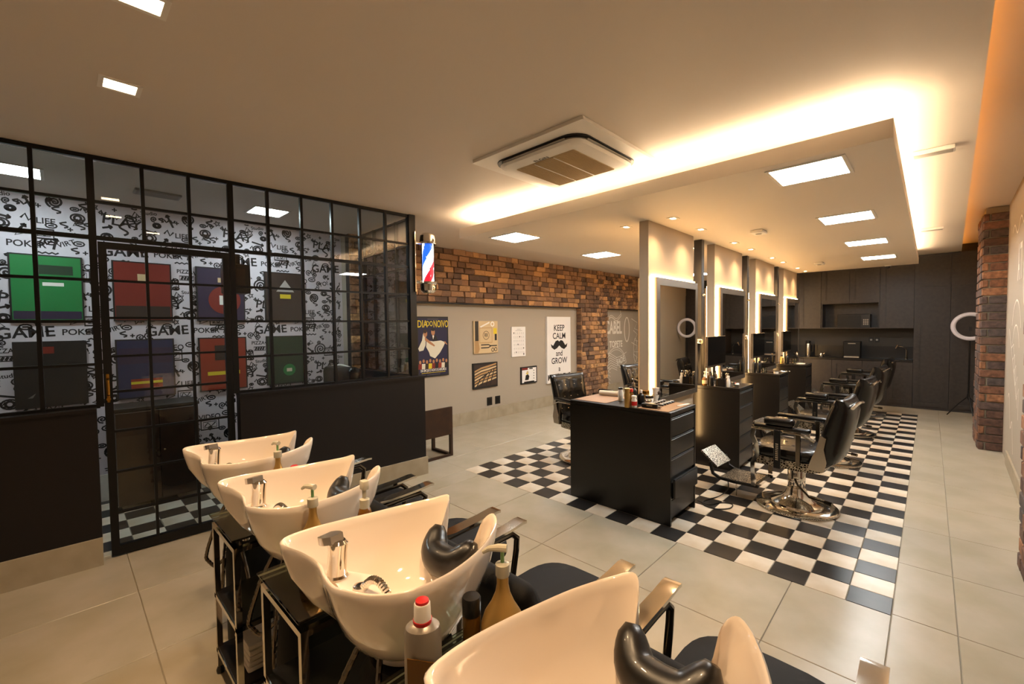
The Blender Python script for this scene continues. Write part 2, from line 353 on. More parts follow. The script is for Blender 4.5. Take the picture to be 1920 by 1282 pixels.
backing = MB().box(XL, XB-.035, -.5, YB, 1.97, ZC).box(XL, XB-.035, -.5, -.12, 0, 1.97).box(XL, XB-.035, 4.6, 5.62, 0, 1.97)
backing.build('brick_backing', 'dark_wood', wall_left, 0)
bricks = []
rh = .092
def rows(y0, y1, z0, z1):
    n = round((z1-z0)/rh); h = (z1-z0)/n
    for r_ in range(n):
        y = y0-random.uniform(0, .12)
        while y < y1-.02:
            l = random.choice((.12, .16, .19, .22, .26)); a, b = max(y, y0), min(y+l, y1)
            if b-a > .03: bricks.append(((a+b)/2, z0+h*(r_+.5), b-a-.004, h-.004, random.uniform(.02, .055)))
            y += l
rows(-.5, YB, 1.97, ZC); rows(-.5, -.12, 0, 1.97); rows(4.6, 5.62, 0, 1.97)
order = sorted(bricks, key=lambda b: (not (.35 < b[0] < 5.7), b[1] < .75, b[0]))
far_mb = MB()
for k, (y, z, l, h, d) in enumerate(order):
    if k < 285:
        link('brick', random.choice(bmesh_cache), wall_left, Matrix.Translation((XB-.035, y, z)) @ Matrix.Diagonal((d, l, h, 1)))
    else:
        src = random.choice(bvar); far_mb.add([(XB-.035+p[0]*d, y+p[1]*l, z+p[2]*h) for p in src.v], src.f)
stuff(far_mb.build('bricks', 'brick_split', wall_left, 0))
# pier side faces
for z in range(26):
    link('brick', bmesh_cache[z % 8], wall_left, Matrix(((0, .125, 0, (XL+XB)/2), (-.03, 0, 0, 4.6), (0, 0, .072, .046+.0757*z), (0, 0, 0, 1))))
MB().box(XL, XB, .0, 4.57, 1.955, 1.97).box(XL, XB, 5.65, YB, 1.955, 1.97).build('trim', 'black_wall', wall_left, 0)

# brick pillars on the right wall
def pillar(name, x0, y0, y1, top):
    x1 = xr(y0)+.02
    p = struct(MB().box(x0+.02, x1, y0+.02, y1-.02, 0, top).build(name, 'grout', smooth=0))
    h = .1; n = int(top/h)
    for r_ in range(n):
        z0 = r_*h+.004; z1 = z0+h-.012; W = x1-x0
        cuts = [(x0, x1)] if r_ % 2 else [(x0, x0+W*.24), (x0+W*.28, x1)]
        for a, b in cuts:
            j = random.uniform(0, .008); MB().rbox(a+.002, b-.004, y0-j, y0+.06, z0, z1, .006, 1).build('brick', 'brick_red', p, 0)
        ys = y0+.061
        while ys < y1-.03:
            e_ = min(ys+random.uniform(.16, .24), y1); j = random.uniform(0, .008)
            MB().rbox(x0-j, x0+.05, ys+.006, e_-.004, z0, z1, .006, 1).build('brick', 'brick_red', p, 0); ys = e_
    return p
pillar('trim_1', .575, 4.78, 5.55, ZC+.165)
pillar('trim_2', .565, .55, 1.2, ZC)

# ================================================================== glass partition (its own slightly turned frame)
PA = math.atan(.045); PM = Matrix.Translation((-3.82, -.36, 0)) @ Matrix.Rotation(-PA, 4, 'Z')
mb = MB()          # local: x = outwards (+X), y = -s
mb.box(-.13, 0, -1.735, 0, .19, 1.055).box(-.13, 0, -4.35, -2.575, .19, 1.055).box(-1.5, -.13, -.13, 0, .19, 1.055)
mb.box(-.145, .015, -1.735, .015, 1.055, 1.075).box(-.145, .015, -4.35, -2.575, 1.055, 1.075).box(-1.5, -.145, -.145, .015, 1.055, 1.075)
part = struct(mb.build('wall_partition', 'black_wall', smooth=0, M=PM))
mb = MB()
for a, b in ((-.6, .015), (-1.2, -.603), (-1.735, -1.203), (-3.1, -2.575), (-3.7, -3.103), (-4.35, -3.703)): mb.box(-.14, .015, a, b, 0, .19)
for a, b in ((-.75, -.145), (-1.36, -.753)): mb.box(a, b, -.12, .015, 0, .19)
mb.build('skirting', 'tile_base', part, 0)
SX = [.112+.2715*k for k in range(-0, 16)]; HZ = [1.08, 1.37, 1.665, 1.95, 2.24, 2.487, 2.768]; GD = -.085
MB().box(GD-.035, GD+.035, -.125, -.05, 1.075, ZC-.004).build('corner_post', 'black_metal', part, 0)
def bar_v(s, z0, z1, w_=.011): MB().box(GD-.018, GD+.018, -s-w_, -s+w_, z0, z1).build('mullion', 'black_metal', part, 0)
def bar_h(s0, s1, z, w_=.009): MB().box(GD-.014, GD+.014, -s1, -s0, z-w_, z+w_).build('mullion', 'black_metal', part, 0)
for k, s in enumerate(SX):
    if k == 0: continue
    indoor = 6 < k < 9
    bar_v(s, 2.25 if indoor else 1.075, ZC-.02, .02 if k in (6, 9) else .011)
bar_h(.11, 4.3, ZC-.016, .014)
for z in HZ[5:6]: bar_h(.11, 4.3, z)
bar_h(.11, 4.3, 2.24, .014)
for z in HZ[:4]:
    bar_h(.11, SX[6], z, .014 if z < 1.1 else .009); bar_h(SX[9], 4.3, z, .014 if z < 1.1 else .009)
pane_cache = {}
def pane(parent, w_, h, M):
    k = (round(w_, 3), round(h, 3))
    if k not in pane_cache: pane_cache[k] = MB().box(-.002, .002, -w_/2, w_/2, -h/2, h/2).mesh('pane', 'glass', 0)
    return link('pane', pane_cache[k], parent, M)
for k in range(13):
    for i in range(6):
        if 6 <= k < 9 and i < 4: continue
        z0, z1 = HZ[i], HZ[i+1]; s = (SX[k]+SX[k+1])/2
        pane(part, .2715-.02, z1-z0-.016, Matrix.Translation((GD, -s, (z0+z1)/2)))
# side return towards the left wall
SD = [.13+.27*k for k in range(6)]; rot90 = Matrix.Rotation(R(90), 4, 'Z')
for k, d in enumerate(SD[1:]): MB().box(-d-.011, -d+.011, -.103, -.067, 1.075, ZC-.02).build('mullion', 'black_metal', part, 0)
for z in HZ: MB().box(-1.5, -.12, -.1, -.07, z-.009, z+.009).build('mullion', 'black_metal', part, 0)
for k in range(5):
    for i in range(6): pane(part, .25, HZ[i+1]-HZ[i]-.016, Matrix.Translation((-(SD[k]+SD[k+1])/2, GD, (HZ[i]+HZ[i+1])/2)) @ rot90)
# door
DS0, DS1 = SX[6]+.022, SX[9]-.022
mb = MB(); x0, x1 = GD-.022, GD+.022
mb.box(x0, x1, -DS0-.045, -DS0, .012, 2.215).box(x0, x1, -DS1, -DS1+.045, .012, 2.215).box(x0, x1, -DS1+.045, -DS0-.045, 2.17, 2.215).box(x0, x1, -DS1+.045, -DS0-.045, .012, .075)
door = struct(mb.build('door_1', 'black_metal', smooth=0, M=PM))
DZ = [.075, .31, .6, .89, 1.17, 1.42, 1.69, 1.95, 2.17]; dsx = [DS0+.045, (DS0*2+DS1)/3, (DS0+2*DS1)/3, DS1-.045]
for z in DZ[1:-1]: MB().box(GD-.012, GD+.012, -DS1+.045, -DS0-.045, z-.008, z+.008).build('mullion', 'black_metal', door, 0)
for s in dsx[1:3]: MB().box(GD-.014, GD+.014, -s-.009, -s+.009, .075, 2.17).build('mullion', 'black_metal', door, 0)
for k in range(3):
    for i in range(8): pane(door, dsx[k+1]-dsx[k]-.006, DZ[i+1]-DZ[i]-.014, Matrix.Translation((GD, -(dsx[k]+dsx[k+1])/2, (DZ[i]+DZ[i+1])/2)))
h = MB().rbox(GD+.022, GD+.03, -DS1+.012, -DS1+.03, 1.1, 1.3, .003, 1).build('handle_plate', 'gold', door)
MB().tube([(GD+.03, -DS1+.021, 1.27), (GD+.065, -DS1+.021, 1.26), (GD+.065, -DS1+.021, 1.16), (GD+.03, -DS1+.021, 1.15)], .007, 8).build('handle', 'gold', h)
MB().cyl((GD+.03, -DS1+.021, 1.125), (GD+.042, -DS1+.021, 1.125), .012, 12).build('lock', 'gold', h)

# wallpaper print on the room wall: repeated line drawings and words
WP = MB()
def doodle_tile(ox, oy):
    def rb(p, w_=.008, c=False): WP.ribbon([(ox+a, oy+b) for a, b in p], w_*1.5, 0, c)
    def tx(t, x, y, s, rot=0, sx=1): put_text(WP, t, ox+x, oy+y, s, 0, sx, rot, .02)
    tx('GAME', .17, .09, .13, .05); tx('PLAY', .16, .37, .125, -.12); tx('VIDEO', .5, .68, .075, 0, .9); tx('LIFE', .62, .3, .07); tx('PIZZA', .33, .7, .055, 0, .9); tx('VIRT', .74, .12, .06, .4); tx('POKER', .5, .09, .075); tx('YO!', .8, .66, .07, .3); tx('Studio', .36, .49, .05, .1)
    for cx, cy, r in ((.08, .6, .075), (.68, .48, .055)):
        rb([(cx+r*t/40*math.cos(t*.42), cy+r*t/40*math.sin(t*.42)) for t in range(41)], .011)
    for cx, cy, w_, h_ in ((.5, .6, .16, .1), (.2, .56, .15, .09), (.6, .19, .13, .08)):
        rb(rect(cx-w_/2, cx+w_/2, cy-h_/2, cy+h_/2), .011, True); rb(rect(cx-w_/2+.02, cx+w_/2-.02, cy-h_/2+.02, cy+h_/2-.02), .005, True)
        rb([(cx-w_/2+.03, cy-.02), (cx-.02, cy+.02), (cx+.01, cy-.02), (cx+w_/2-.03, cy+.02)], .007)
    for cx, cy, r in ((.36, .25, .05), (.82, .36, .045), (.05, .22, .04), (.8, .54, .035), (.42, .38, .03)):
        rb(circ(cx, cy, r, 16, ry=r*.8), .009, True); rb(circ(cx, cy, r*.5, 10), .012, True)
        rb([(cx-r, cy-r*.3), (cx, cy-r*.5), (cx+r, cy-r*.2)], .007)
    for cx, cy, r in ((.28, .43, .04), (.9, .2, .04), (.24, .18, .03), (.72, .6, .03), (.93, .48, .03)):
        rb([(cx+(r if k % 2 else r*.42)*math.cos(k*math.pi/5), cy+(r if k % 2 else r*.42)*math.sin(k*math.pi/5)) for k in range(10)], .008, True)
    for x0, y0, x1, y1 in ((.3, .33, .42, .3), (.55, .38, .5, .5), (.88, .62, .95, .56), (.02, .3, .09, .32), (.66, .06, .68, .16), (.44, .18, .5, .26)):
        rb([(x0, y0), (x1, y1)], .012); a = math.atan2(y1-y0, x1-x0)
        for d in (2.5, -2.5): rb([(x1, y1), (x1+.03*math.cos(a+d), y1+.03*math.sin(a+d))], .01)
    for x, y in ((.11, .48), (.58, .43), (.77, .25), (.3, .1), (.86, .05), (.4, .56), (.02, .43), (.92, .32)):
        rb([(x-.018, y), (x+.018, y)], .007); rb([(x, y-.018), (x, y+.018)], .007)
    rr = random.Random(3)
    for k in range(46):
        x, y, q = rr.random()*.96, rr.random()*.76, rr.randrange(5); r = rr.uniform(.02, .04)
        if q == 0: rb([(x+r*t/14*math.cos(t*.8), y+r*t/14*math.sin(t*.8)) for t in range(15)], .008)
        elif q == 1: rb([(x-r, y), (x-r*.3, y+r), (x+r*.2, y-r*.4), (x+r, y+r*.6)], .01)
        elif q == 2: rb(circ(x, y, r, 10, ry=r*.6), .008, True); rb([(x-r*.5, y), (x+r*.5, y)], .009)
        elif q == 3: rb([(x-r, y-r), (x+r, y-r*.2), (x-r*.1, y+r)], .008, True)
        else: rb([(x+r*math.sin(t), y-r+r*.28*t) for t in range(8)], .009)
    for k in range(4): rb([(.3+.025*k, .62), (.315+.025*k, .65)], .012)
    rb(rect(.285, .405, .615, .655), .006, True)
    rb([(.86+.03*math.sin(t), .44+.008*t) for t in range(12)], .01); rb([(.46+.012*t, .44+.015*math.sin(t*1.5)) for t in range(10)], .009)
    rb([(.17+.03*math.sin(t*.6)*(1 if t < 11 else 1), .25+.01*t) for t in range(12)], .012); rb([(.55+.02*t, .02+.012*(t % 2)) for t in range(8)], .009)
for i in range(5):
    for j in range(4):
        if i == 4 and j > 5: continue
        doodle_tile(-4.42+.96*i-.3*(j % 2), -.02+.76*j)
keep_f = []; keep_m = []
for q in WP.f:
    if all(-4.65 < WP.v[k][0] < -.52 and .26 < WP.v[k][1] < ZC-.02 for k in q): keep_f.append(q)
WP.f = keep_f; WP.m = [0]*len(keep_f)
WP.build('line_drawing_print', 'doodle', wall_room, 0, wallM(-5.449))

# chalk lettering on the grey recess and on the right wall
CH = MB()
put_text(CH, 'CABEL', 6.1, 1.52, .42, 0, .6, 0, .03); CH.ribbon(circ(6.72, 1.48, .12, 24, ry=.3), .03, 0, True); put_text(CH, 'TOPETE', 6.2, 1.13, .21, 0, .8, 0, .03)
CH.ribbon([(5.85+.04*t, 1.72+.05*math.sin(t*.5)+.003*t) for t in range(16)]+[(6.42, 1.9), (6.4, 1.98)], .015); CH.ribbon([(5.85+.04*t, 1.76+.05*math.sin(t*.5)+.004*t) for t in range(16)], .012)
CH.ribbon(circ(6.2, .55, .5, 20, .3, 2.8), .014); CH.ribbon(circ(6.2, .5, .5, 20, .3, 2.8), .01)
put_text(CH, 'FADE', 6.42, .72, .2, 0, .8, .25, .03)
for k in range(7): CH.ribbon([(5.68, .45+.06*k), (6.0-.02*k, .58+.06*k), (6.25, .5+.05*k)], .012)
CH.ribbon([(6.25, .62), (6.45, .58), (6.7, .68)], .013); CH.ribbon([(6.2, .8), (6.45, .84), (6.7, .92)], .013)
for k in range(5): CH.ribbon([(6.95+.1*(k % 2), 1.75-.3*k), (7.25, 1.65-.3*k), (7.1, 1.5-.3*k), (7.3, 1.45-.28*k)], .016)
CH.ribbon(circ(7.15, .95, .09, 18, ry=.3), .016, 0, True)
for k in range(6): CH.ribbon([(5.66, .3+.1*k), (5.8, .2+.08*k), (5.95, .1+.09*k)], .008)
CH.build('chalk_lettering', 'chalk', wall_left, 0, wallM(XL+.002))
CR = MB()
put_text(CR, 'ATI', -3.4, 2.15, .5, 0, .5); CR.ribbon(circ(-2.95, 2.1, .14, 22, ry=.36), .03, 0, True); CR.ribbon([(-4.2+.07*t, 2.55+.06*math.sin(t*.7)) for t in range(16)], .02)
CR.ribbon(circ(-3.6, 1.35, .45, 18, .4, 2.7), .02); CR.ribbon(circ(-3.6, 1.2, .35, 18, .4, 2.7), .015)
for k in range(5): CR.ribbon([(-4.3+.15*k, 1.5-.1*k), (-4.0+.15*k, 1.3-.12*k), (-3.8+.15*k, 1.35-.1*k), (-3.6+.1*k, 1.05-.1*k)], .018)
CR.ribbon([(-4.2+.03*t, .75+.1*math.sin(t*.5)-.02*t) for t in range(22)], .018); CR.ribbon(circ(-2.6, 1.3, .2, 18, ry=.5), .02, 0, True)
CR.build('chalk_lettering', 'chalk', wall_right, 0, Matrix.Rotation(-math.atan(.0245), 4, 'Z') @ wallM(.665-.004, 0, 0, -1))

# ================================================================== MIRROR PANELS, POSTS, COUNTERS
CY = [.2, 1.91, 3.62, 5.33]; PX0, PX1 = -1.85, -1.76
ordn = ['nearest the wash basins', 'second from the wash basins', 'third from the wash basins', 'farthest, beside the dark kitchen cabinets']
def mirror_panel(k):
    y0, y1 = CY[k]+.502, CY[k]+1.56
    t = thing('mirror_panel', 'beige full-height divider panel with backlit mirrors, '+ordn[k], 'divider', ((PX0+PX1)/2, y0, 0), 0, 'backlit mirror dividers')
    L = y1-y0; hx = (PX1-PX0)/2
    MB().box(-hx, hx, 0, L, 0, ZT-.002).build('panel', 'panel_paint', t, 0)
    for s in (1, -1):
        a, b = hx*s, (hx+.05)*s; lo, hi = min(a, b), max(a, b)
        fr = MB(); f0, f1 = min((hx+.02)*s, b), max((hx+.02)*s, b)
        fr.box(f0, f1, .07, .14, .85, 2.04).box(f0, f1, L-.06, L-.005, .85, 2.04).box(f0, f1, .14, L-.06, 1.97, 2.04).box(f0, f1, .14, L-.06, .85, .9)
        f = fr.build('mirror_frame', 'mirror_frame', t, 0)
        c = (hx+.047)*s; MB().box(min(c, c-.006*s), max(c, c-.006*s), .14, L-.06, .9, 1.97).build('mirror', 'mirror', t, 0)
        q0, q1 = min((hx+.003)*s, (hx+.018)*s), max((hx+.003)*s, (hx+.018)*s)
        MB().box(q0, q1, .045, .066, .86, 2.06).box(q0, q1, .066, L-.004, 2.043, 2.06).build('led_strip', 'led_mirror', t, 0)
    MB().box(-.012, .012, L+.0005, L+.007, .3, 2.3).build('led_strip', 'led_mirror', t, 0)
    return t
def post(k):
    t = thing('post', 'dark wooden post rising from the '+['second', 'third', 'last'][k-1]+' counter to the ceiling', 'post', ((PX0+PX1)/2, CY[k]+.09, 0), 0, 'posts between the mirrors')
    MB().rbox(-.045, .045, 0, .08, .905, ZT-.002, .003, 1).build('shaft', 'dark_wood', t)
    for s in (1, -1): MB().lathe([(.002, 0), (.014, .003), (.012, .02), (.004, .03)], 10).xf(Matrix.Translation((.045*s, .04, 1.93)) @ Matrix.Rotation(R(90*s), 4, 'Y')).build('knob', 'chrome', t)
    return t
for k in range(4): mirror_panel(k)
for k in (1, 2, 3): post(k)
CX0, CX1, CH_, CD = -2.29, -1.325, .905, .5
cl = ['black drawer counter nearest the wash basins, with a brown mat and clippers on top', 'second black drawer counter, with pump bottles and a scissor box on top', 'third black drawer counter, with dark bottles and a brush on top', 'last black drawer counter, in front of the dark kitchen cabinets']
def counter(k):
    t = thing('drawer_counter', cl[k], 'counter', ((CX0+CX1)/2, CY[k], 0), 0, 'black drawer counters'); hx = (CX1-CX0)/2
    MB().box(-hx+.02, hx-.02, .018, CD-.018, .06, .87).build('carcass', 'black_lacquer', t, 0)
    MB().box(-hx, hx, 0, .018, 0, .87).build('side_panel', 'black_lacquer', t, 0); MB().box(-hx, hx, CD-.018, CD, 0, .87).build('side_panel', 'black_lacquer', t, 0)
    MB().rbox(-hx, hx, 0, CD, .872, CH_, .002, 1).build('top', 'black_lacquer', t)
    MB().box(-hx+.05, hx-.05, .018, CD-.018, 0, .06).build('plinth', 'black_lacquer', t, 0)
    for s in (1, -1):
        for i in range(5):
            z0 = .062+.161*i; z1 = z0+.14; xo = hx-.02 if s > 0 else -hx+.002; d = .03 if (k == 0 and i == 1 and s > 0) else 0
            dr = MB(); dr.rbox(xo+d, xo+.018+d, .022, CD-.022, z0, z1, .003, 1); dr.box(xo-.012 if s > 0 else xo, xo+d+.002 if s > 0 else xo+.03, .03, CD-.03, z0+.01, z1-.02)
            o = dr.build('drawer', 'black_lacquer', t, 30)
            MB().rbox(xo+d-.001*s, xo+.017+d, .024, CD-.024, z1+.002, z1+.012, .002, 1).build('pull_edge', 'black_metal', o)
    return t
for k in range(4): counter(k)

# ================================================================== BARBER CHAIRS
def barber_chair():
    t = thing('barber_chair', '', 'chair', group='barber chairs')
    b = MB().lathe([(.0, 0), (.3, 0), (.305, .012), (.3, .026), (.27, .034), (.2, .036)], 40).build('base', 'chrome', t)
    MB().lathe([(.295, .004), (.307, .012), (.307, .02), (.296, .026)], 40).build('rim', 'ornate_fine', b)
    MB().lathe([(.2, .034), (.195, .05), (.16, .062), (.115, .085), (.085, .12), (.072, .16), (.068, .175)], 32).build('bell', 'chrome', t)
    pr = []
    pb = MB(); pb.lathe([(.062, .172), (.066, .18), (.066, .325), (.06, .335), (.03, .34), (.025, .4)], 28).build('pump_column', 'chrome', t)
    MB().tube([(0, .05, .26), (-.05, .16, .24), (-.16, .27, .2), (-.3, .31, .2)], .008, 8).tube([(-.27, .3, .2), (-.32, .315, .2)], .016, 8).build('pump_lever', 'chrome_dark', t)
    # seat
    ap = MB(); pts = [(x*.27+.04, y*.25) for x, y in [(math.copysign(abs(math.cos(a))**.5, math.cos(a)), math.copysign(abs(math.sin(a))**.5, math.sin(a))) for a in [2*math.pi*k/28 for k in range(28)]]]
    ap.prism(pts, .385, .455); s = ap.build('seat_apron', 'ornate', t, 40)
    sc = MB(); prof = [(.93, .455), (1.0, .475), (1.01, .51), (.96, .54), (.8, .552), (.4, .556), (.05, .556)]; n = 28
    v = []; f = []
    for r_, z in prof: v += [(.04+(x-.04)*r_, y*r_, z) for x, y in pts]
    for i in range(len(prof)-1):
        for q in range(n): f.append((i*n+q, i*n+(q+1) % n, (i+1)*n+(q+1) % n, (i+1)*n+q))
    f.append(tuple((len(prof)-1)*n+q for q in range(n))); sc.add(v, f); c = sc.build('seat_cushion', 'leather', t, 50)
    bt = MB()
    for x, y in ((.15, -.1), (.15, .1), (0, -.1), (0, .1), (-.1, 0), (.08, 0)): bt.lathe([(.012, .553), (.012, .558), (.004, .561)], 8, (x, y, 0))
    bt.build('buttons', 'leather', c)
    # backrest, tufted front
    NU, NV = 15, 13; fr = []; W, Ht = .25, .57
    bx0, bz0, bx1, bz1 = -.25, .44, -.365, .99; L_ = math.hypot(bx1-bx0, bz1-bz0); tx, tz = (bx1-bx0)/L_, (bz1-bz0)/L_; nx, nz = tz, -tx
    spots = [(u, v_) for v_ in (.25, .5, .78) for u in ((-.66, -.22, .22, .66) if v_ != .5 else (-.44, 0, .44))]
    vf = []; vb = []
    for j in range(NV):
        for i in range(NU):
            u = -1+2*i/(NU-1); v_ = j/(NV-1); ed = max(abs(u)**6, abs(2*v_-1)**6)
            d = .06-.045*ed
            for su, sv in spots: d -= .028*math.exp(-(((u-su)*W/.03)**2+((v_-sv)*Ht/.03)**2))
            wv = W*(1-.06*(1-v_)) ; cv = .03*u*u+.02*math.sin(v_*math.pi)
            p = (bx0+tx*L_*v_+nx*(d+cv), u*wv, bz0+tz*L_*v_+nz*(d+cv)); vf.append(p)
            d2 = -.075+.06*ed-.02*math.sin(v_*math.pi)*(1-u*u); vb.append((bx0+tx*L_*v_+nx*(d2+cv*.6), u*wv, bz0+tz*L_*v_+nz*(d2+cv*.6)))
    g = MB(); q = NU*NV; F = []
    for j in range(NV-1):
        for i in range(NU-1):
            a = j*NU+i; F.append((a, a+1, a+NU+1, a+NU)); F.append((q+a, q+a+NU, q+a+NU+1, q+a+1))
    for i in range(NU-1): F.append((i+1, i, q+i, q+i+1)); a = (NV-1)*NU+i; F.append((a, a+1, q+a+1, q+a))
    for j in range(NV-1): a = j*NU; F.append((a, a+NU, q+a+NU, q+a)); a = j*NU+NU-1; F.append((a+NU, a, q+a, q+a+NU))
    g.add(vf+vb, F); bk = g.build('backrest', 'leather', t, 70)
    bb = MB()
    for su, sv in spots:
        j = round(sv*(NV-1)); i = round((su+1)/2*(NU-1)); p = vf[j*NU+i]; bb.lathe([(.001, .009), (.008, .006), (.01, 0)], 8, (p[0]+.004*nx, p[1], p[2]))
    bb.build('buttons', 'steel', bk)
    MB().tube([(bx1-.05, -.2, bz1-.05), (bx1-.06, -.1, bz1-.03), (bx1-.065, 0, bz1-.025), (bx1-.06, .1, bz1-.03), (bx1-.05, .2, bz1-.05)], .012, 8).build('head_rest_rail', 'chrome', bk)
    for y in (-.262, .262):
        MB().prism([(-.14, .42), (-.25, .42), (-.27, .5), (-.25, .6), (-.265, .69), (-.225, .71), (-.2, .6), (-.17, .52)], y-.006, y+.006, Matrix(((1, 0, 0, 0), (0, 0, 1, 0), (0, 1, 0, 0), (0, 0, 0, 1)))).build('side_bracket', 'steel', t, 0)
        # arm
        sgn = 1 if y > 0 else -1; ya = y+.035*sgn
        ar = MB().rbox(-.17, .24, ya-.03, ya+.03, .715, .75, .015, 3).build('armrest', 'leather', t)
        MB().strip([(-.2, ya, .66), (-.1, ya, .7), (.1, ya, .705), (.26, ya, .7)], (0, .04, 0), .01).build('arm_rail', 'chrome', ar)
        MB().box(-.1, -.07, ya-.012, ya+.012, .44, .71).build('arm_post', 'chrome_dark', ar, 0)
        MB().strip([(.255, ya-.05*sgn, .71), (.275, ya-.055*sgn, .62), (.24, ya-.06*sgn, .54), (.235, ya-.065*sgn, .46), (.275, ya-.07*sgn, .38), (.27, ya-.075*sgn, .17)], (0, .02, 0), .035).build('front_leg', 'chrome', t, 25)
    # adjustable pad and slotted bracket on one arm
    MB().rbox(-.06, .16, .265, .345, .752, .815, .022, 3).build('arm_pad', 'leather', t)
    br = MB().rbox(.03, .08, .33, .342, .4, .72, .004, 1).build('slotted_bracket', 'black_metal', t)
    sl = MB()
    for i in range(9): sl.box(.045, .065, .342, .3435, .47+.016*i, .479+.016*i)
    sl.build('slots', 'steel', br, 0)
    # foot plate and tilted pedal
    fp = MB().box(.26, .58, -.17, .17, .148, .16).build('foot_plate', 'ornate', t, 0)
    for y in (-.18, .18): MB().strip([(.24, y, .155), (.45, y, .145), (.58, y, .15), (.64, y, .18), (.66, y, .25), (.67, y, .28)], (0, .02, 0), .025).build('foot_rail', 'black_metal', t, 25)
    MB().box(.25, .28, -.19, .19, .14, .17).build('foot_bar', 'chrome', t, 0)
    MB().cyl((.45, .12, 0.0), (.45, .12, .148), .006, 8).build('foot_stop', 'chrome', t)
    pe = MB().box(-.1, .1, -.15, .15, -.008, .008).xf(Matrix.Translation((.69, 0, .3)) @ Matrix.Rotation(R(-40), 4, 'Y')).build('pedal', 'ornate', t, 0)
    return t
bc = barber_chair(); kids()
CHX = -.69
lr = ['black and chrome barber chair nearest the camera, in front of the first mirror', 'second black barber chair in the right-hand row', 'third black barber chair in the right-hand row', 'farthest black barber chair, by the kitchen cabinets']
ll = ['tufted black barber chair seen left of the first counter', 'second tufted black barber chair, before the chalk lettering', 'third tufted black barber chair behind the mirrors']
for k in range(4):
    y = CY[k]+1.11; o = bc if k == 0 else dup(bc)
    o.location = (CHX, y, 0); o.rotation_euler = (0, 0, math.pi-R((4, 6, 8, 7)[k])); o['label'] = lr[k]
for k in range(3):
    o = dup(bc, (-2.84, CY[k]+1.03, 0), R((-15, -12, -14)[k]), ll[k])

# ================================================================== THINGS ON THE COUNTERS
def bottle(name, label, loc, r, h, m, cap, neck=.4, ch=.02, grp='bottles on the counters', pump=False, lab=None, cat='bottle'):
    t = thing(name, label, cat, loc, 0, grp)
    MB().lathe([(r*.9, 0), (r, .004), (r, h*.72), (r*.8, h*.84), (r*neck, h*.92), (r*neck, h)], 16).build('body', m, t)
    c = MB().lathe([(r*neck*1.15, h-.002), (r*neck*1.15, h+ch), (r*neck*.8, h+ch+.003)], 14).build('cap', cap, t)
    if pump: MB().cyl((0, 0, h+ch), (0, 0, h+ch+.03), r*.12, 8).tube([(-.01, 0, h+ch+.032), (.012, 0, h+ch+.034), (.04, 0, h+ch+.026)], .006, 8).build('pump', cap, c)
    if lab: MB().lathe([(r*1.012, h*.2), (r*1.012, h*.6)], 16).build('label_band', lab, t)
    return t
def jar(name, label, loc, r, h, m, lid, cat='jar'):
    t = thing(name, label, cat, loc, 0, 'jars and tins on the counters')
    MB().lathe([(r*.95, 0), (r, .003), (r, h*.7), (r*.97, h*.72)], 18).build('body', m, t); MB().lathe([(r*1.02, h*.72), (r*1.02, h*.98), (r*.95, h)], 18).build('lid', lid, t); return t
zc = CH_+.0005
t = tag(MB().rbox(-2.27, -1.93, .24, .66, zc, zc+.004, .0015, 1).build('leather_mat', 'kraft'), 'brown leather mat on the left of the nearest counter', 'mat')
t = thing('towel_roll', 'white rolled towel on the brown mat', 'towel', (-2.1, .6, zc+.0305)); MB().cyl((-.11, -.02, 0), (.09, .02, 0), .024, 14).build('roll', 'towel', t)
MB().lathe([(.004, 0), (.01, .003), (.02, .003)], 12).xf(Matrix.Translation((.09, .02, 0)) @ Matrix.Rotation(R(90), 4, 'Y')).build('end_fold', 'towel', t)
tag(MB().rbox(-1.62, -1.35, .215, .67, zc, zc+.004, .0015, 1).build('station_mat', 'kraft'), 'brown mat at the drawer end of the nearest counter', 'mat')
bottle('spray_can', 'tall gold-brown can on the nearest counter', (-1.70, .2, zc), .024, .15, 'bottle_gold', 'bottle_gold', .9, .01)
bottle('tonic_bottle', 'dark bottle with a red cap on the nearest counter', (-1.72, .3, zc), .026, .12, 'bottle_amber', 'red_plastic', .6, .022)
bottle('powder_can', 'white and red talc can at the front of the nearest counter', (-1.655, .235, zc), .023, .085, 'white_plastic', 'white_plastic', .8, .012, lab='red_plastic')
bottle('spray_bottle', 'black spray bottle with a silver nozzle behind the red-capped bottle', (-1.75, .4, zc), .03, .15, 'black_plastic', 'steel', .35, .03, pump=True)
bottle('lotion_bottle', 'squat dark bottle with a white cap, nearest counter', (-1.69, .42, zc), .028, .1, 'black_plastic', 'white_plastic', .4, .02)
jar('pomade_jar', 'striped black and white pomade jar on the nearest counter', (-1.63, .46, zc), .034, .075, 'white_plastic', 'black_plastic')
jar('wax_tin', 'small white wax tin beside the striped jar', (-1.605, .39, zc), .028, .05, 'white_plastic', 'steel', 'tin')
for i in range(2):
    tag(MB().lathe([(.0, .0), (.026, 0), (.031, .05), (.033, .058), (.03, .058), (.024, .006), (0, .006)], 18).build('paper_cup', 'white_plastic', M=Matrix.Translation((-1.66, .64, zc+.062*i))), ['lower white paper cup beside the mirror on the nearest counter', 'upper white paper cup stacked on another, nearest counter'][i], 'cup', 'paper cups')
jar('brass_jar', 'gold glass jar behind the paper cups', (-1.72, .56, zc), .035, .1, 'bottle_gold', 'gold')
t = thing('hair_clipper', 'black hair clipper lying on the brown mat, nearest counter', 'clipper', (-1.53, .28, zc+.005), R(8))
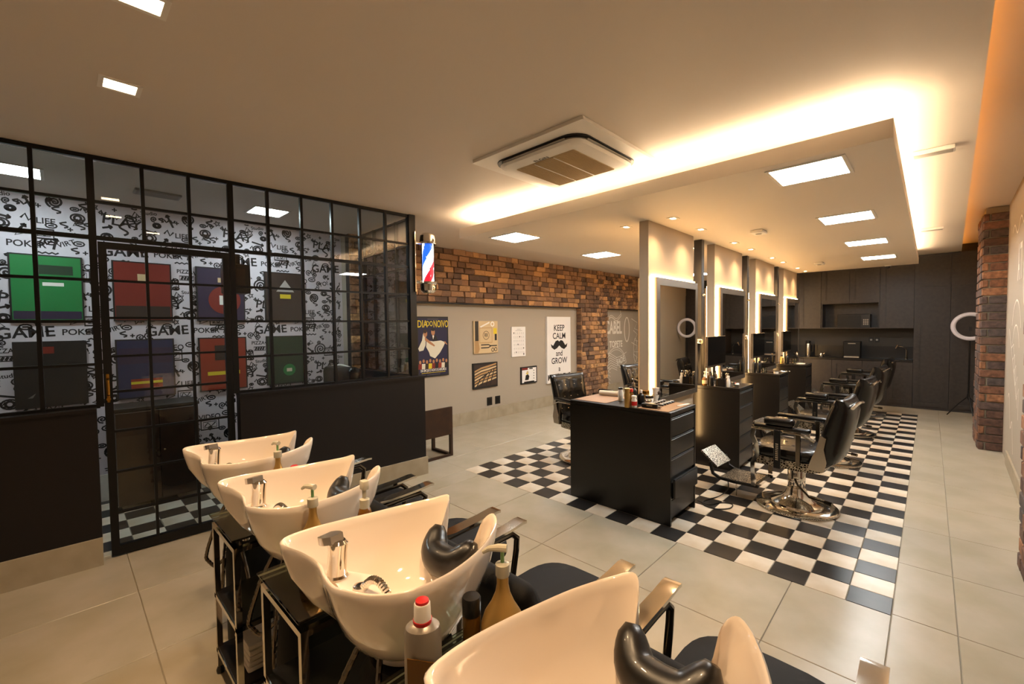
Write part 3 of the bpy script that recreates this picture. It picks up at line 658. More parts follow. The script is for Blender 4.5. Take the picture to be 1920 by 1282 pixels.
MB().rbox(-.075, .06, -.021, .021, .0, .036, .012, 3).build('body', 'black_plastic', t); MB().prism([(.06, -.02), (.085, -.023), (.085, .023), (.06, .02)], .008, .02).build('blade', 'steel', t, 0); MB().rbox(-.03, .02, -.022, -.018, .012, .026, .002, 1).build('switch', 'steel', t)
gi = 0
for i in range(5):
    for j in range(2):
        t = thing('clipper_guard', ['first', 'second', 'third', 'fourth', 'fifth'][i]+' clipper guard from the cups in the '+['front', 'back'][j]+' row on the mat', 'guard', (-1.58+.075*j, .42+.052*i, zc+.0055), R(random.uniform(-15, 15)), 'clipper guards on the mat')
        MB().rbox(-.022, .022, -.017, .017, 0, .014, .004, 1).build('shell', 'black_plastic', t); MB().box(-.014, .014, -.009, .009, .0145, .0158).build('size_plate', 'white_plastic', t, 0)
t = thing('hair_comb', 'white comb at the corner of the nearest counter', 'comb', (-1.375, .57, zc+.0055), R(80)); MB().box(-.085, .085, 0, .012, 0, .004).build('spine', 'white_plastic', t, 0)
mb = MB()
for i in range(28): mb.box(-.083+.006*i, -.08+.006*i, -.016, 0, .0005, .0035)
mb.build('teeth', 'white_plastic', t, 0)
t = thing('shaving_brush', 'dark round brush behind the clipper guards', 'brush', (-1.64, .69-.04, zc)); MB().lathe([(.018, 0), (.02, .02), (.012, .035), (.014, .045)], 14).build('handle', 'black_plastic', t); MB().lathe([(.013, .045), (.024, .08), (.02, .09), (.004, .094)], 14).build('bristles', 'brown_print', t)
# counters 2-4
def tool_box(label, loc):
    t = thing('tool_box', label, 'box', loc, 0, 'black tool boxes'); MB().box(-.05, .05, -.04, .04, 0, .008).box(-.05, -.045, -.04, .04, .008, .085).box(.045, .05, -.04, .04, .008, .085).box(-.045, .045, -.04, -.035, .008, .085).box(-.045, .045, .035, .04, .008, .085).build('body', 'black_plastic', t, 0)
    MB().box(-.035, -.03, -.041, -.04, .01, .08).build('gold_stripe', 'gold', t, 0)
def scissors(label, loc, rz, tilt):
    t = thing('scissors', label, 'scissors', loc, rz, 'scissors in the tool boxes'); M_ = Matrix.Rotation(R(tilt), 4, 'Y')
    for s in (1, -1):
        MB().tube([M_ @ Vector((0, .006*s, 0)), M_ @ Vector((0, -.003*s, .08)), M_ @ Vector((0, -.014*s, .11))], [.002, .004, .003], 6).build('blade', 'chrome', t)
        MB().tube([M_ @ Vector((0, -.022*s+.014*math.cos(a), .125+.017*math.sin(a))) for a in [2*math.pi*q/12 for q in range(13)]], .003, 6, False).build('finger_ring', 'chrome', t)
for k in (1, 2, 3):
    y = CY[k]; w_ = ['second', 'third', 'last'][k-1]
    # screen on a stand
    t = thing('monitor', 'slim desktop monitor on the '+w_+' counter', 'monitor', (-1.62, y+.26, zc), 0, 'monitors on the counters')
    MB().rbox(-.075, .055, -.08, .08, 0, .008, .003, 1).build('foot', 'steel', t); MB().box(-.07, -.055, -.05, .05, .008, .3).build('stand', 'steel', t, 0)
    c = MB().rbox(-.055, -.025, -.29, .29, .2, .55, .004, 1).build('case', 'steel', t); MB().box(-.0252, -.0235, -.283, .283, .225, .543).build('screen', 'screen', c, 0)
    # hair dryer on a hook
    yy = y+.088; t = thing('hair_dryer', 'chrome and pink hair dryer hooked on the '+w_+' post', 'hair dryer', (-1.8, yy, 1.38), 0, 'hair dryers on the posts')
    MB().tube([(.03, -.012, .02), (.03, -.03, .02), (.03, -.035, .0)], .005, 6).build('hook', 'chrome', t)
    MB().tube([(-.05, -.06, .03), (-.02, -.06, .03), (.04, -.06, .02), (.07, -.06, .015)], [.03, .036, .034, .024], 14).build('barrel', 'chrome', t); MB().tube([(0, -.06, 0), (.0, -.058, -.06), (.012, -.055, -.13)], [.02, .018, .015], 10).build('handle', 'chrome', t)
    MB().tube([(.012, -.055, -.13), (.01, -.05, -.2), (-.02, -.04, -.24), (-.03, -.035, -.2), (0, -.03, -.28), (.0, -.03, -.44)], .005, 6).build('cord', 'black_plastic', t)
bottle('pump_bottle', 'gold-labelled pump bottle beside the post on the second counter', (-1.70, CY[1]+.03, zc), .028, .1, 'bottle_amber', 'white_plastic', .35, .02, pump=True, lab='tan_print')
bottle('hair_tonic', 'tall black bottle left of the tool box, second counter', (-1.628, CY[1]+.03, zc), .026, .12, 'black_plastic', 'black_plastic', .35, .02)
bottle('hair_tonic', 'dark amber bottle behind the tool box, second counter', (-1.66, CY[1]+.1, zc), .03, .13, 'bottle_amber', 'black_plastic', .35, .02)
tool_box('black tool box with scissors on the second counter', (-1.53, CY[1]+.06, zc))
for i in range(3): scissors(['leftmost', 'middle', 'rightmost'][i]+' pair of scissors standing in the second counter tool box', (-1.56+.03*i, CY[1]+.06, zc+.012), R(20*i), -14+14*i)
bottle('spray_can', 'white spray can at the right of the second counter tool box', (-1.455, CY[1]+.05, zc), .02, .1, 'white_plastic', 'white_plastic', .6, .02)
t = thing('hair_brush', 'pink handled hair brush lying on the second counter', 'brush', (-1.46, CY[1]+.3, zc+.001), R(120)); MB().tube([(-.1, 0, .014), (-.02, 0, .012), (0, 0, .014)], [.008, .01, .008], 8).build('handle', 'pink_plastic', t); MB().rbox(0, .11, -.02, .02, .005, .022, .008, 2).build('head', 'black_plastic', t)
t = thing('hair_clipper', 'white trimmer lying on the second counter', 'clipper', (-1.4, CY[1]+.17, zc), R(100)); MB().rbox(-.08, .06, -.017, .017, 0, .03, .01, 2).build('body', 'white_plastic', t); MB().box(.06, .08, -.015, .015, .008, .018).build('blade', 'steel', t, 0)
bottle('hair_tonic', 'left of two slim black bottles on the third counter', (-1.645, CY[2]+.03, zc), .024, .16, 'black_plastic', 'gold', .4, .01); bottle('hair_tonic', 'right of two slim black bottles on the third counter', (-1.59, CY[2]+.05, zc), .024, .15, 'black_plastic', 'black_plastic', .4, .012)
tag(MB().lathe([(0, 0), (.03, 0), (.033, .08), (.03, .08), (.027, .006), (0, .006)], 18).build('glass_tumbler', 'glass_clear', M=Matrix.Translation((-1.53, CY[2]+.08, zc))), 'clear glass tumbler on the third counter', 'glass')
t = thing('hair_brush', 'long brown brush lying on the third counter', 'brush', (-1.44, CY[2]+.12, zc+.001), R(-20)); MB().tube([(-.1, 0, .012), (0, 0, .012), (.01, 0, .012)], [.006, .01, .01], 8).build('handle', 'walnut', t); MB().rbox(.01, .12, -.016, .016, .004, .02, .006, 2).build('head', 'walnut', t)
for i in range(2): scissors(['left', 'right'][i]+' pair of scissors lying on the third counter', (-1.46+.1*i, CY[2]+.3, zc+.006), R(40+30*i), 88)
bottle('hair_tonic', 'gold bottle beside the post on the last counter', (-1.68, CY[3]+.05, zc), .03, .13, 'bottle_gold', 'black_plastic', .5, .02); bottle('hair_tonic', 'blue-black bottle on the last counter', (-1.6, CY[3]+.06, zc), .028, .15, 'black_plastic', 'steel', .5, .02)
tag(MB().lathe([(0, 0), (.03, 0), (.036, .09), (.033, .09), (.027, .006), (0, .006)], 18).build('glass_tumbler', 'glass_clear', M=Matrix.Translation((-1.5, CY[3]+.06, zc))), 'clear glass tumbler on the last counter', 'glass')
tag(MB().rbox(-1.47, -1.36, CY[3]+.05, CY[3]+.2, zc, zc+.018, .006, 2).build('folded_cloth', 'towel'), 'white folded cloth on the last counter', 'cloth')
bottle('hair_tonic', 'small amber bottle with a gold cap at the mirror end of the second counter', (-1.72, CY[1]+.42, zc), .026, .11, 'bottle_amber', 'gold', .45, .02)
jar('pomade_jar', 'low black pomade jar in front of the monitor on the second counter', (-1.5, CY[1]+.17, zc), .032, .05, 'black_plastic', 'steel')
jar('wax_tin', 'flat steel wax tin at the drawer end of the second counter', (-1.38, CY[1]+.06, zc), .03, .03, 'steel', 'black_plastic', 'tin')
bottle('spray_bottle', 'clear-topped spray bottle beside the glass tumbler on the third counter', (-1.71, CY[2]+.4, zc), .028, .13, 'bottle_amber', 'white_plastic', .35, .025, pump=True)
jar('pomade_jar', 'white pomade jar at the edge of the third counter', (-1.38, CY[2]+.05, zc), .03, .045, 'white_plastic', 'black_plastic')
bottle('powder_can', 'white talc can on the left half of the nearest counter', (-1.9, .44, zc), .024, .11, 'white_plastic', 'black_plastic', .8, .012)
CP = [Vector(p) for p in ((-1.32, .74, .05), (-1.25, .8, .006), (-1.2, .95, .006), (-1.1, 1.0, .006), (-1.08, .86, .006), (-1.18, .76, .006), (-1.3, .78, .006), (-1.33, .9, .006), (-1.25, 1.05, .006), (-1.2, 1.2, .05), (-1.25, 1.3, .12))]
cq = [CP[i].lerp(CP[i+1], u/6) for i in range(len(CP)-1) for u in range(6)]+[CP[-1]]
for _ in range(8): cq = [cq[0]]+[(cq[i-1]+cq[i]*2+cq[i+1])/4 for i in range(1, len(cq)-1)]+[cq[-1]]
tag(MB().tube(cq, .005, 6).build('extension_cord', 'black_plastic'), 'thin black power cord looped on the checkered floor', 'cord')

# ================================================================== KITCHEN WALL
KY = 7.75
def shaker(mb, x0, x1, z0, z1, y=KY, s=.075):
    g = .003; x0 += g; x1 -= g; z0 += g; z1 -= g
    mb.box(x0, x0+s, y-.02, y, z0, z1).box(x1-s, x1, y-.02, y, z0, z1).box(x0+s, x1-s, y-.02, y, z0, z0+s).box(x0+s, x1-s, y-.02, y, z1-s, z1).box(x0+s, x1-s, y-.004, y, z0+s, z1-s)
    mb.box(x0+s, x0+s+.012, y-.013, y-.003, z0+s, z1-s).box(x1-s-.012, x1-s, y-.013, y-.003, z0+s, z1-s)
def cab(name, label, x0, x1, z0, z1, doors, cat='cabinet', niche=None):
    t = thing(name, label, cat, (0, 0, 0), 0, 'dark kitchen cabinets'); b = MB()
    if niche:
        nz0, nz1 = niche; b.box(x0, x0+.02, KY+.002, YB-.002, nz0-.02, z1).box(x1-.02, x1, KY+.002, YB-.002, nz0-.02, z1).box(x0+.02, x1-.02, KY+.002, YB-.002, nz0-.02, nz0).box(x0+.02, x1-.02, KY+.002, YB-.002, nz1, z1).box(x0+.02, x1-.02, YB-.02, YB-.002, nz0, nz1)
    else: b.box(x0+.001, x1-.001, KY+.002, YB-.002, z0, z1)
    b.build('body', 'cabinet_wood', t, 0)
    for d in doors: m = MB(); shaker(m, *d); m.build('door', 'cabinet_wood', t, 0)
    return t
cab('wall_cabinet', 'dark wall cabinet door beside the last mirror', -2.25, -1.49, 1.47, ZC-.01, [(-2.25, -1.88, 1.47, ZC-.01), (-1.88, -1.49, 1.47, ZC-.01)])
cab('wall_cabinet', 'dark wall cabinet with the microwave niche', -1.49, -.57, 1.47, ZC-.01, [(-1.49, -1.03, 1.97, ZC-.01), (-1.03, -.57, 1.97, ZC-.01)], niche=(1.49, 1.965))
cab('wall_cabinet', 'dark wall cabinet above the tap, under the camera dome', -.57, -.09, 1.47, ZC-.01, [(-.57, -.09, 1.47, ZC-.01)])
cab('tall_cabinet', 'tall dark cabinet right of the sink counter', -.09, .38, 0, ZC-.01, [(-.09, .38, .05, 2.3)])
cab('tall_cabinet', 'tall dark cabinet behind the ring light', .38, .845, 0, ZC-.01, [(.38, .845, .05, 2.3)])
bx = [-2.25, -1.78, -1.3, -.82, -.455, -.09]
for i in range(5): cab('base_cabinet', ['base cabinet at the left end of the sink counter', 'second base cabinet of the sink counter', 'third base cabinet of the sink counter', 'fourth base cabinet of the sink counter', 'base cabinet under the tap'][i], bx[i], bx[i+1], 0, .845, [(bx[i], bx[i+1], .07, .845)])
tag(MB().rbox(-2.25, -.092, KY-.025, YB-.002, .847, .885, .003, 1).build('worktop', 'black_lacquer'), 'black polished worktop under the dark wall cabinets', 'worktop')
tag(MB().box(-2.25, -.092, YB-.012, YB-.003, .886, 1.12).build('splashback', 'black_lacquer', smooth=0), 'glossy black splashback behind the worktop', 'splashback')
t = thing('microwave', 'black microwave oven in the cabinet niche', 'microwave', (-.97, 7.95, 1.4905)); MB().rbox(-.26, .26, -.14, .16, 0, .26, .006, 1).build('body', 'black_plastic', t); MB().box(-.25, .12, -.146, -.141, .02, .24).build('door', 'black_metal', t, 0)
p = MB().box(.13, .25, -.146, -.141, .02, .24).build('control_panel', 'black_plastic', t, 0)
for i in range(4):
    for j in range(3): MB().box(.15+.03*j, .17+.03*j, -.149, -.1465, .05+.03*i, .07+.03*i).build('button', 'grey_plastic', p, 0)
t = thing('coffee_maker', 'dark box-shaped coffee machine on the worktop', 'coffee machine', (-.99, 7.92, .8855)); MB().rbox(-.135, .135, -.12, .12, 0, .33, .008, 1).build('body', 'black_plastic', t); MB().box(-.06, .06, -.124, -.1205, .28, .295).build('slot', 'grey_plastic', t, 0); MB().rbox(-.12, .12, -.16, -.1205, .005, .035, .003, 1).build('drip_tray', 'grey_plastic', t)
t = thing('sink_tap', 'chrome swan-neck tap at the right end of the worktop', 'tap', (-.19, 7.95, .8855)); MB().lathe([(.025, 0), (.025, .01), (.014, .02)], 12).build('base', 'chrome', t); MB().tube([(0, 0, .015), (0, 0, .17), (-.02, -.01, .21), (-.06, -.02, .235), (-.12, -.03, .24)], .009, 8).build('spout', 'chrome', t); MB().tube([(-.12, -.03, .27), (-.15, -.035, .2)], [.018, .012], 10).build('nozzle', 'chrome', t)
t = thing('thermos', 'tall steel flask at the left end of the worktop', 'flask', (-1.73, 7.9, .8855)); MB().lathe([(.05, 0), (.052, .01), (.052, .25), (.045, .27)], 18).build('body', 'steel', t); MB().lathe([(.046, .27), (.046, .32), (.03, .33)], 18).build('lid', 'black_plastic', t); MB().tube([(.05, 0, .25), (.085, 0, .24), (.085, 0, .1), (.052, 0, .09)], .008, 8).build('handle', 'black_plastic', t)
t = thing('gas_kettle', 'small steel kettle beside the flask', 'kettle', (-1.5, 7.88, .8855)); MB().lathe([(.04, 0), (.045, .03), (.03, .08), (.02, .09)], 16).build('body', 'steel', t); MB().lathe([(.022, .09), (.006, .1), (.008, .112), (.001, .116)], 12).build('lid', 'black_plastic', t); MB().tube([(.03, 0, .05), (.06, 0, .08)], [.008, .005], 8).build('spout', 'steel', t)
for i, (x, l) in enumerate(((-.72, 'left'), (-.63, 'right'))):
    t = thing('power_socket', l+' black socket above the coffee machine', 'socket', (x, YB, 1.24), 0, 'kitchen sockets'); MB().rbox(-.035, .035, -.008, -.0005, -.05, .05, .003, 1).build('plate', 'black_plastic', t); MB().lathe([(.018, 0), (.018, .004), (.014, .005)], 14).xf(Matrix.Translation((0, -.008, 0)) @ Matrix.Rotation(R(90), 4, 'X')).build('insert', 'grey_plastic', t)
# ring light on a tripod
t = thing('ring_light', 'white ring light on a black tripod beside the brick pillar', 'ring light', (.6, 7.2, 0))
MB().tube([(.2*math.cos(a), 0, 1.505+.2*math.sin(a)) for a in [2*math.pi*q/40 for q in range(41)]], .032, 10, False).build('ring', 'ring_glow', t); MB().cyl((0, .03, .3), (0, .03, 1.31), .011, 10).build('pole', 'black_metal', t); MB().box(-.02, .02, -.01, .02, 1.43, 1.5).box(-.004, .004, 0, .01, 1.3, 1.43).build('phone_clamp', 'black_plastic', t, 0)
for a in (R(160), R(282), R(40)): MB().tube([(0, .03, .36), (.2*math.cos(a)*.5, .03+.2*math.sin(a)*.5, .24), (.26*math.cos(a), .03+.26*math.sin(a), .008)], .008, 8).build('leg', 'black_metal', t)
MB().lathe([(.018, .33), (.018, .4)], 12, (0, .03, 0)).build('collar', 'black_plastic', t)

# ================================================================== CEILING FIXTURES
def light_panel(label, x, y, z, m='panel_light', s=.185, grp='square ceiling light panels'):
    t = thing('light_panel', label, 'ceiling light', (x, y, z), 0, grp)
    f = .02; MB().box(-s-f, s+f, -s-f, -s, -.008, -.0005).box(-s-f, s+f, s, s+f, -.008, -.0005).box(-s-f, -s, -s, s, -.008, -.0005).box(s, s+f, -s, s, -.008, -.0005).build('frame', 'white_plastic', t, 0)
    MB().box(-s, s, -s, s, -.006, -.001).build('diffuser', m, t, 0); return t
for k in range(4): light_panel(['largest and nearest', 'second', 'third', 'farthest'][k]+' square light panel above the right-hand barber chairs', -.445, .255+1.71*k, ZT)
for k in range(4): light_panel(['nearest', 'second', 'third', 'farthest'][k]+' square light panel on the tray above the left-hand chairs', -3.13, .37+1.71*k, ZT)
for k, y in enumerate((-3.3, -1.57)): light_panel(['left', 'right'][k]+' light panel inside the glass room', -4.78, y, ZC, 'room_light', .15, 'light panels in the glass room')
def downlight(label, x, y, z, energy, aim=None, size=75, w_=.045, hx=None, r=.025, spread=.6):
    t = thing('downlight', label, 'ceiling light', (x, y, z), 0, 'recessed downlights'); hx = hx or w_
    MB().box(-hx-.02, hx+.02, -w_-.02, -w_, -.006, -.0005).box(-hx-.02, hx+.02, w_, w_+.02, -.006, -.0005).box(-hx-.02, -hx, -w_, w_, -.006, -.0005).box(hx, hx+.02, -w_, w_, -.006, -.0005).build('trim_ring', 'white_plastic', t, 0)
    MB().box(-hx, hx, -w_, w_, -.003, -.001).build('lamp', 'bulb', t, 0)
    d = bpy.data.lights.new('downlight_lamp', 'SPOT'); d.energy = energy; d.color = WARM; d.spot_size = R(size); d.spot_blend = spread; d.shadow_soft_size = r
    o = bpy.data.objects.new('beam', d); COL.objects.link(o); o.parent = t; o.location = (0, 0, -.012)
    if aim: o.rotation_euler = Vector(aim).to_track_quat('-Z', 'Y').to_euler()
    return t
for k in range(4):
    for j in range(2):
        y = CY[k]+(.6, 1.26)[j]
        downlight(['left', 'right'][j]+' small downlight over the '+['first', 'second', 'third', 'last'][k]+' mirror', -1.57, y, ZT, L_SPOT, None, 125, .03, .02, spread=.9)
        downlight(['near', 'far'][j]+' small downlight behind the '+['first', 'second', 'third', 'last'][k]+' mirror divider', -2.04, y, ZT, L_SPOT, None, 125, .03, .02, spread=.9)
downlight('bright square downlight in the ceiling above the glass door', -2.76, -2.84, ZC, L_DOWN, None, 100, .06, .05, .05)
downlight('bright downlight cut by the top edge of the picture', -1.96, -2.84, ZC, L_DOWN, None, 100, .06, .05, .05)
for k, (x, l) in enumerate(((-1.2, 'above the third wash basin'), (-.4, 'above the nearest wash basin'))): downlight('added out-of-view downlight in the ceiling '+l, x, -2.5, ZC, L_DOWN, None, 85, .06, .05, .05)  # both unseen, added out of frame to light the two nearer basins

t = thing('cassette_air_conditioner', 'square white ceiling air conditioner with a brown mesh grille', 'air conditioner', (-1.805, -.495, ZC)); M_ = downM(0, 0, 0)
pl = MB().prism(rrect(.48, .48, .01), 0.0005, .022, M_).build('ceiling_plate', 'white_plastic', t, 30)
MB().prism(rrect(.385, .385, .12), .022, .03, M_).build('vent_slot', 'black_plastic', t, 30)
bd = MB()
def ring_loft(mb, rings):
    n = len(rings[0][0]); v = []; f = []
    for poly, z in rings: v += [tuple(M_ @ Vector((x, y, z))) for x, y in poly]
    for i in range(len(rings)-1):
        for q in range(n): f.append((i*n+q, i*n+(q+1) % n, (i+1)*n+(q+1) % n, (i+1)*n+q))
    f.append(tuple((len(rings)-1)*n+q for q in range(n))); mb.add(v, f)
ring_loft(bd, [(rrect(.355, .355, .1), .03), (rrect(.365, .365, .1), .045), (rrect(.35, .35, .1), .06), (rrect(.3, .3, .04), .066)]); body = bd.build('front_panel', 'white_plastic', t, 30)
for s in range(4): MB().box(-.27, .27, .36, .378, -.04, -.034).xf(Matrix.Rotation(R(90*s), 4, 'Z')).build('louvre', 'grey_plastic', t, 0)
gr = MB().prism(rrect(.255, .255, .012), .066, .068, M_).build('grille', 'tan_print', t, 0)
gm = MB()
for i in range(40): gm.box(-.25, .25, -.25+.0127*i, -.2465+.0127*i, -.0715, -.0682)
gm.build('mesh', 'tan_print', gr, 0)
for x in (-.085, .085): MB().box(x-.004, x+.004, -.25, .25, -.0735, -.0718).build('grille_bar', 'white_plastic', gr, 0)
lo = MB(); put_text(lo, 'ELGIN', 0, 0, .045); lo.build('lettering', 'print_black', t, 0, Matrix.Translation((0, -.275, -.0675)) @ Matrix.Rotation(math.pi, 4, 'X'))
for k, y in enumerate((1.2, 4.77)):
    t = thing('air_vent', ['near', 'far'][k]+' slim white vent between the glowing tray and the amber cove', 'vent', (.12, y, ZC), 0, 'slim ceiling vents'); MB().rbox(-.11, .11, -.05, .05, -.03, -.0005, .004, 1).build('body', 'white_plastic', t); MB().box(-.1, .1, -.04, .04, -.032, -.0302).build('face', 'grey_plastic', t, 0)
t = thing('air_vent', 'grey ceiling vent inside the glass room', 'vent', (-4.78, -2.45, ZC)); MB().rbox(-.08, .08, -.16, .16, -.02, -.0005, .004, 1).build('body', 'grey_plastic', t)
sl = MB()
for i in range(6): sl.box(-.065+.022*i, -.055+.022*i, -.145, .145, -.0215, -.0202)
sl.build('slats', 'grey_plastic', t, 0)
for k, y in enumerate((2.0, 5.45)):
    t = thing('smoke_detector', ['near', 'far'][k]+' white detector box under the tray', 'smoke detector', (-1.18, y, ZT), 0, 'detectors under the tray'); MB().rbox(-.06, .06, -.09, .09, -.03, -.0005, .008, 2).build('body', 'white_plastic', t); MB().lathe([(.03, -.031), (.026, -.036), (.01, -.037), (.001, -.0375)], 16).build('sensor', 'grey_plastic', t)
t = thing('camera_dome', 'small dome camera on the tray before the kitchen cabinets', 'camera', (-.41, 6.75, ZT)); MB().lathe([(.045, -.0005), (.045, -.015), (.035, -.02)], 18).build('base', 'white_plastic', t); MB().lathe([(.034, -.02), (.032, -.038), (.02, -.05), (.001, -.055)], 16).build('dome', 'black_plastic', t)

# ================================================================== PICTURES ON THE LEFT WALL
def picture(name, label, y0, y1, z0, z1, art, frame='print_black', fw_=.0, th=.02, x=XL, base='paper', cat='poster', grp=None, parentless=True):
    t = thing(name, label, cat, (x, (y0+y1)/2, (z0+z1)/2), 0, grp); W, Hh = y1-y0, z1-z0
    MB().box(.0006, th, -W/2, W/2, -Hh/2, Hh/2).build('board', frame, t, 0)
    mats = [base]; p = MB(); p.flat(rect(-W/2+fw_, W/2-fw_, -Hh/2+fw_, Hh/2-fw_), 0)
    zz = .0006
    def item(m, poly=None, rib=None, w_=.01, closed=False, txt=None, at=(0, 0), size=.1, sx=1, rot=0):
        nonlocal zz
        if m not in mats: mats.append(m)
        p.cur = mats.index(m)
        if poly: p.flat(poly, zz)
        if rib: p.ribbon(rib, w_, zz, closed)
        if txt: put_text(p, txt, at[0], at[1], size, zz, sx, rot)
        zz += .00012
    art(item, W, Hh); p.build('print', mats, t, 0, wallM(th+.0004)); return t
def art_noivo(I, W, H):
    I('yellow_print', txt='DIA', at=(-.19, .34), size=.15, sx=.72); I('yellow_print', txt='DO', at=(-.06, .345), size=.11, sx=.7); I('yellow_print', txt='NOIVO', at=(.15, .34), size=.15, sx=.58)
    I('cream_print', poly=[(-.18, .2), (-.2, .1), (-.27, -.02), (-.25, -.06), (-.18, -.05), (-.14, .03), (-.13, .16)])
    I('cream_print', poly=[(-.12, .1), (0, .08), (.14, .09), (.23, .06), (.18, -.02), (.12, -.1), (.03, -.18), (-.06, -.14), (-.08, -.08), (-.13, 0)])
    I('skin_print', poly=[(-.15, .17), (-.12, .13), (-.02, .06), (.03, .02), (.02, 0), (-.06, .04), (-.15, .1)]); I('skin_print', poly=circ(-.14, .2, .035, 14, ry=.05)); I('brown_print', poly=circ(-.145, .235, .032, 12, ry=.03))
    I('skin_print', poly=circ(.0, .22, .035, 14, ry=.05)); I('print_black', poly=circ(-.0, .262, .036, 12, ry=.026)); I('print_black', poly=[(-.04, .17), (.05, .17), (.09, .09), (-.01, .09)]); I('print_white', poly=[(-.015, .17), (.02, .17), (.0, .11)])
    I('skin_print', poly=[(.2, .06), (.26, .02), (.265, .03), (.22, .08)])
    for i in range(9):
        x = -.24+.06*i; c = ['red_print', 'cream_print', 'brown_print', 'yellow_print', 'red_print', 'print_black', 'orange_print', 'cream_print', 'print_black'][i]
        I(c, poly=[(x-.035, -.33), (x+.035, -.33), (x+.03, -.25), (x-.03, -.25)]); I('skin_print', poly=circ(x, -.225+.015*(i % 2), .02, 10, ry=.028))
    I('print_white', txt='DIA EM QUE O NOIVO SE ARRUMOU', at=(0, -.355), size=.055, sx=.52); I('yellow_print', poly=rect(-.22, .22, -.395, -.388)); I('grey_print', poly=rect(-.12, .12, -.425, -.42)); I('grey_print', poly=rect(-.1, .1, .415, .42))
picture('film_poster', 'dark film-style poster reading DIA DO NOIVO with a dancing bride and groom', .545, 1.125, .845, 1.757, art_noivo, 'print_black', .025, .02, base='navy_print')
def art_tools(I, W, H):
    I('dark_wood', poly=rect(-.25, -.17, -.06, .27)); I('wood_print', poly=[(-.26, -.06), (-.17, -.06), (-.15, -.2), (-.18, -.265), (-.26, -.265)])
    I('wood_print', poly=rect(-.15, .14, -.1, .16)); I('tan_print', poly=rect(-.14, .13, -.09, .15)); I('print_black', rib=circ(0, .03, .07, 20), w_=.008, closed=True); I('print_black', txt='RR', at=(0, .03), size=.09, sx=.75)
    I('print_white', rib=[(-.13, .17), (0, .22), (.08, .25)], w_=.025); I('print_white', rib=circ(.15, .22, .035, 14), w_=.02, closed=True); I('yellow_print', poly=rect(.17, .25, .05, .15)); I('print_black', poly=rect(.2, .25, -.06, .05))
    I('print_black', rib=[(-.12, -.13), (.05, -.13), (.1, -.15), (.25, -.15)], w_=.018); I('print_black', rib=[(-.12, -.18), (.05, -.18), (.1, -.155)], w_=.018); I('print_black', rib=circ(.15, -.22, .03, 12), w_=.012, closed=True); I('print_black', rib=circ(.22, -.215, .03, 12), w_=.012, closed=True)
picture('canvas_print', 'unframed tan print of barber tools with an RR monogram', 1.645, 2.195, 1.145, 1.69, art_tools, 'tan_print', 0, .03, base='tan_print', cat='picture')
def art_razor(I, W, H):
    for i in range(6):
        y = -.11+.048*i; I('wood_print' if i % 2 else 'tan_print', poly=[(-.25, y-.07), (-.1, y-.02), (.05, y), (.25, y+.04), (.25, y+.065), (.03, y+.03), (-.1, y+.01), (-.25, y-.04)])
    for i in range(4): I('print_black', rib=[(-.2+.1*i, -.17), (-.12+.1*i, -.05+.03*i), (.02+.06*i, .02+.03*i)], w_=.02)
picture('framed_print', 'black framed close-up print of folded razors', 1.62, 2.185, .555, .985, art_razor, 'print_black', .03, .025, base='brown_print', cat='picture')
def art_icons(I, W, H):
    I('grey_print', poly=rect(-.09, .09, .2, .205)); I('grey_print', poly=rect(-.05, .05, .225, .23))
    for r in range(6):
        for c in range(6):
            x, y = -.13+.05*c, .16-.07*r; I('print_black', poly=circ(x, y, .006 if (r*5+c*3) % 7 else .013, 8)); I('grey_print', poly=rect(x-.012, x+.012, y-.022, y-.019))
    I('print_black', poly=rect(.11, .13, -.25, -.21))
picture('icon_chart', 'small white chart with rows of tiny black symbols', 2.555, 2.92, 1.04, 1.585, art_icons, 'paper', 0, .025, cat='picture')
def art_comic(I, W, H):
    I('red_print', poly=rect(-.2, -.04, .1, .14)); I('print_black', poly=rect(.0, .1, .11, .13)); I('print_black', poly=[(-.12, -.09), (-.02, -.09), (0, -.02), (-.04, .02), (-.1, 0)]); I('tan_print', poly=circ(-.05, .05, .03, 12)); I('yellow_print', poly=rect(-.09, -.03, .02, .04))
    for i in range(4): I('print_black', poly=circ(.13, .08-.05*i, .012, 8))
    I('print_black', poly=rect(-.15, .14, -.135, -.115))
picture('framed_print', 'small black framed comic-style print low on the wall', 2.79, 3.24, .515, .835, art_comic, 'print_black', .025, .025, cat='picture')
def art_keep(I, W, H):
    I('print_black', txt='KEEP', at=(0, .43), size=.17, sx=.95); I('print_black', txt='CALM', at=(0, .27), size=.17, sx=.95)
    m = [(0, .16), (.05, .19), (.12, .17), (.2, .08), (.27, .12), (.25, .05), (.16, .0), (.07, .03), (0, .08)]; I('print_black', poly=m+[(-x, y) for x, y in m[-2:0:-1]])
    I('print_black', txt='and', at=(0, -.08), size=.16, sx=.95); I('print_black', txt='GROW', at=(0, -.23), size=.17, sx=.95); I('print_black', txt='a', at=(0, -.39), size=.15, sx=.95); I('print_black', txt='MUSTACHE', at=(0, -.555), size=.165, sx=.88)
picture('slogan_board', 'tall white board reading KEEP CALM and GROW a MUSTACHE', 3.53, 4.3, .455, 1.775, art_keep, 'paper', 0, .045, cat='poster')
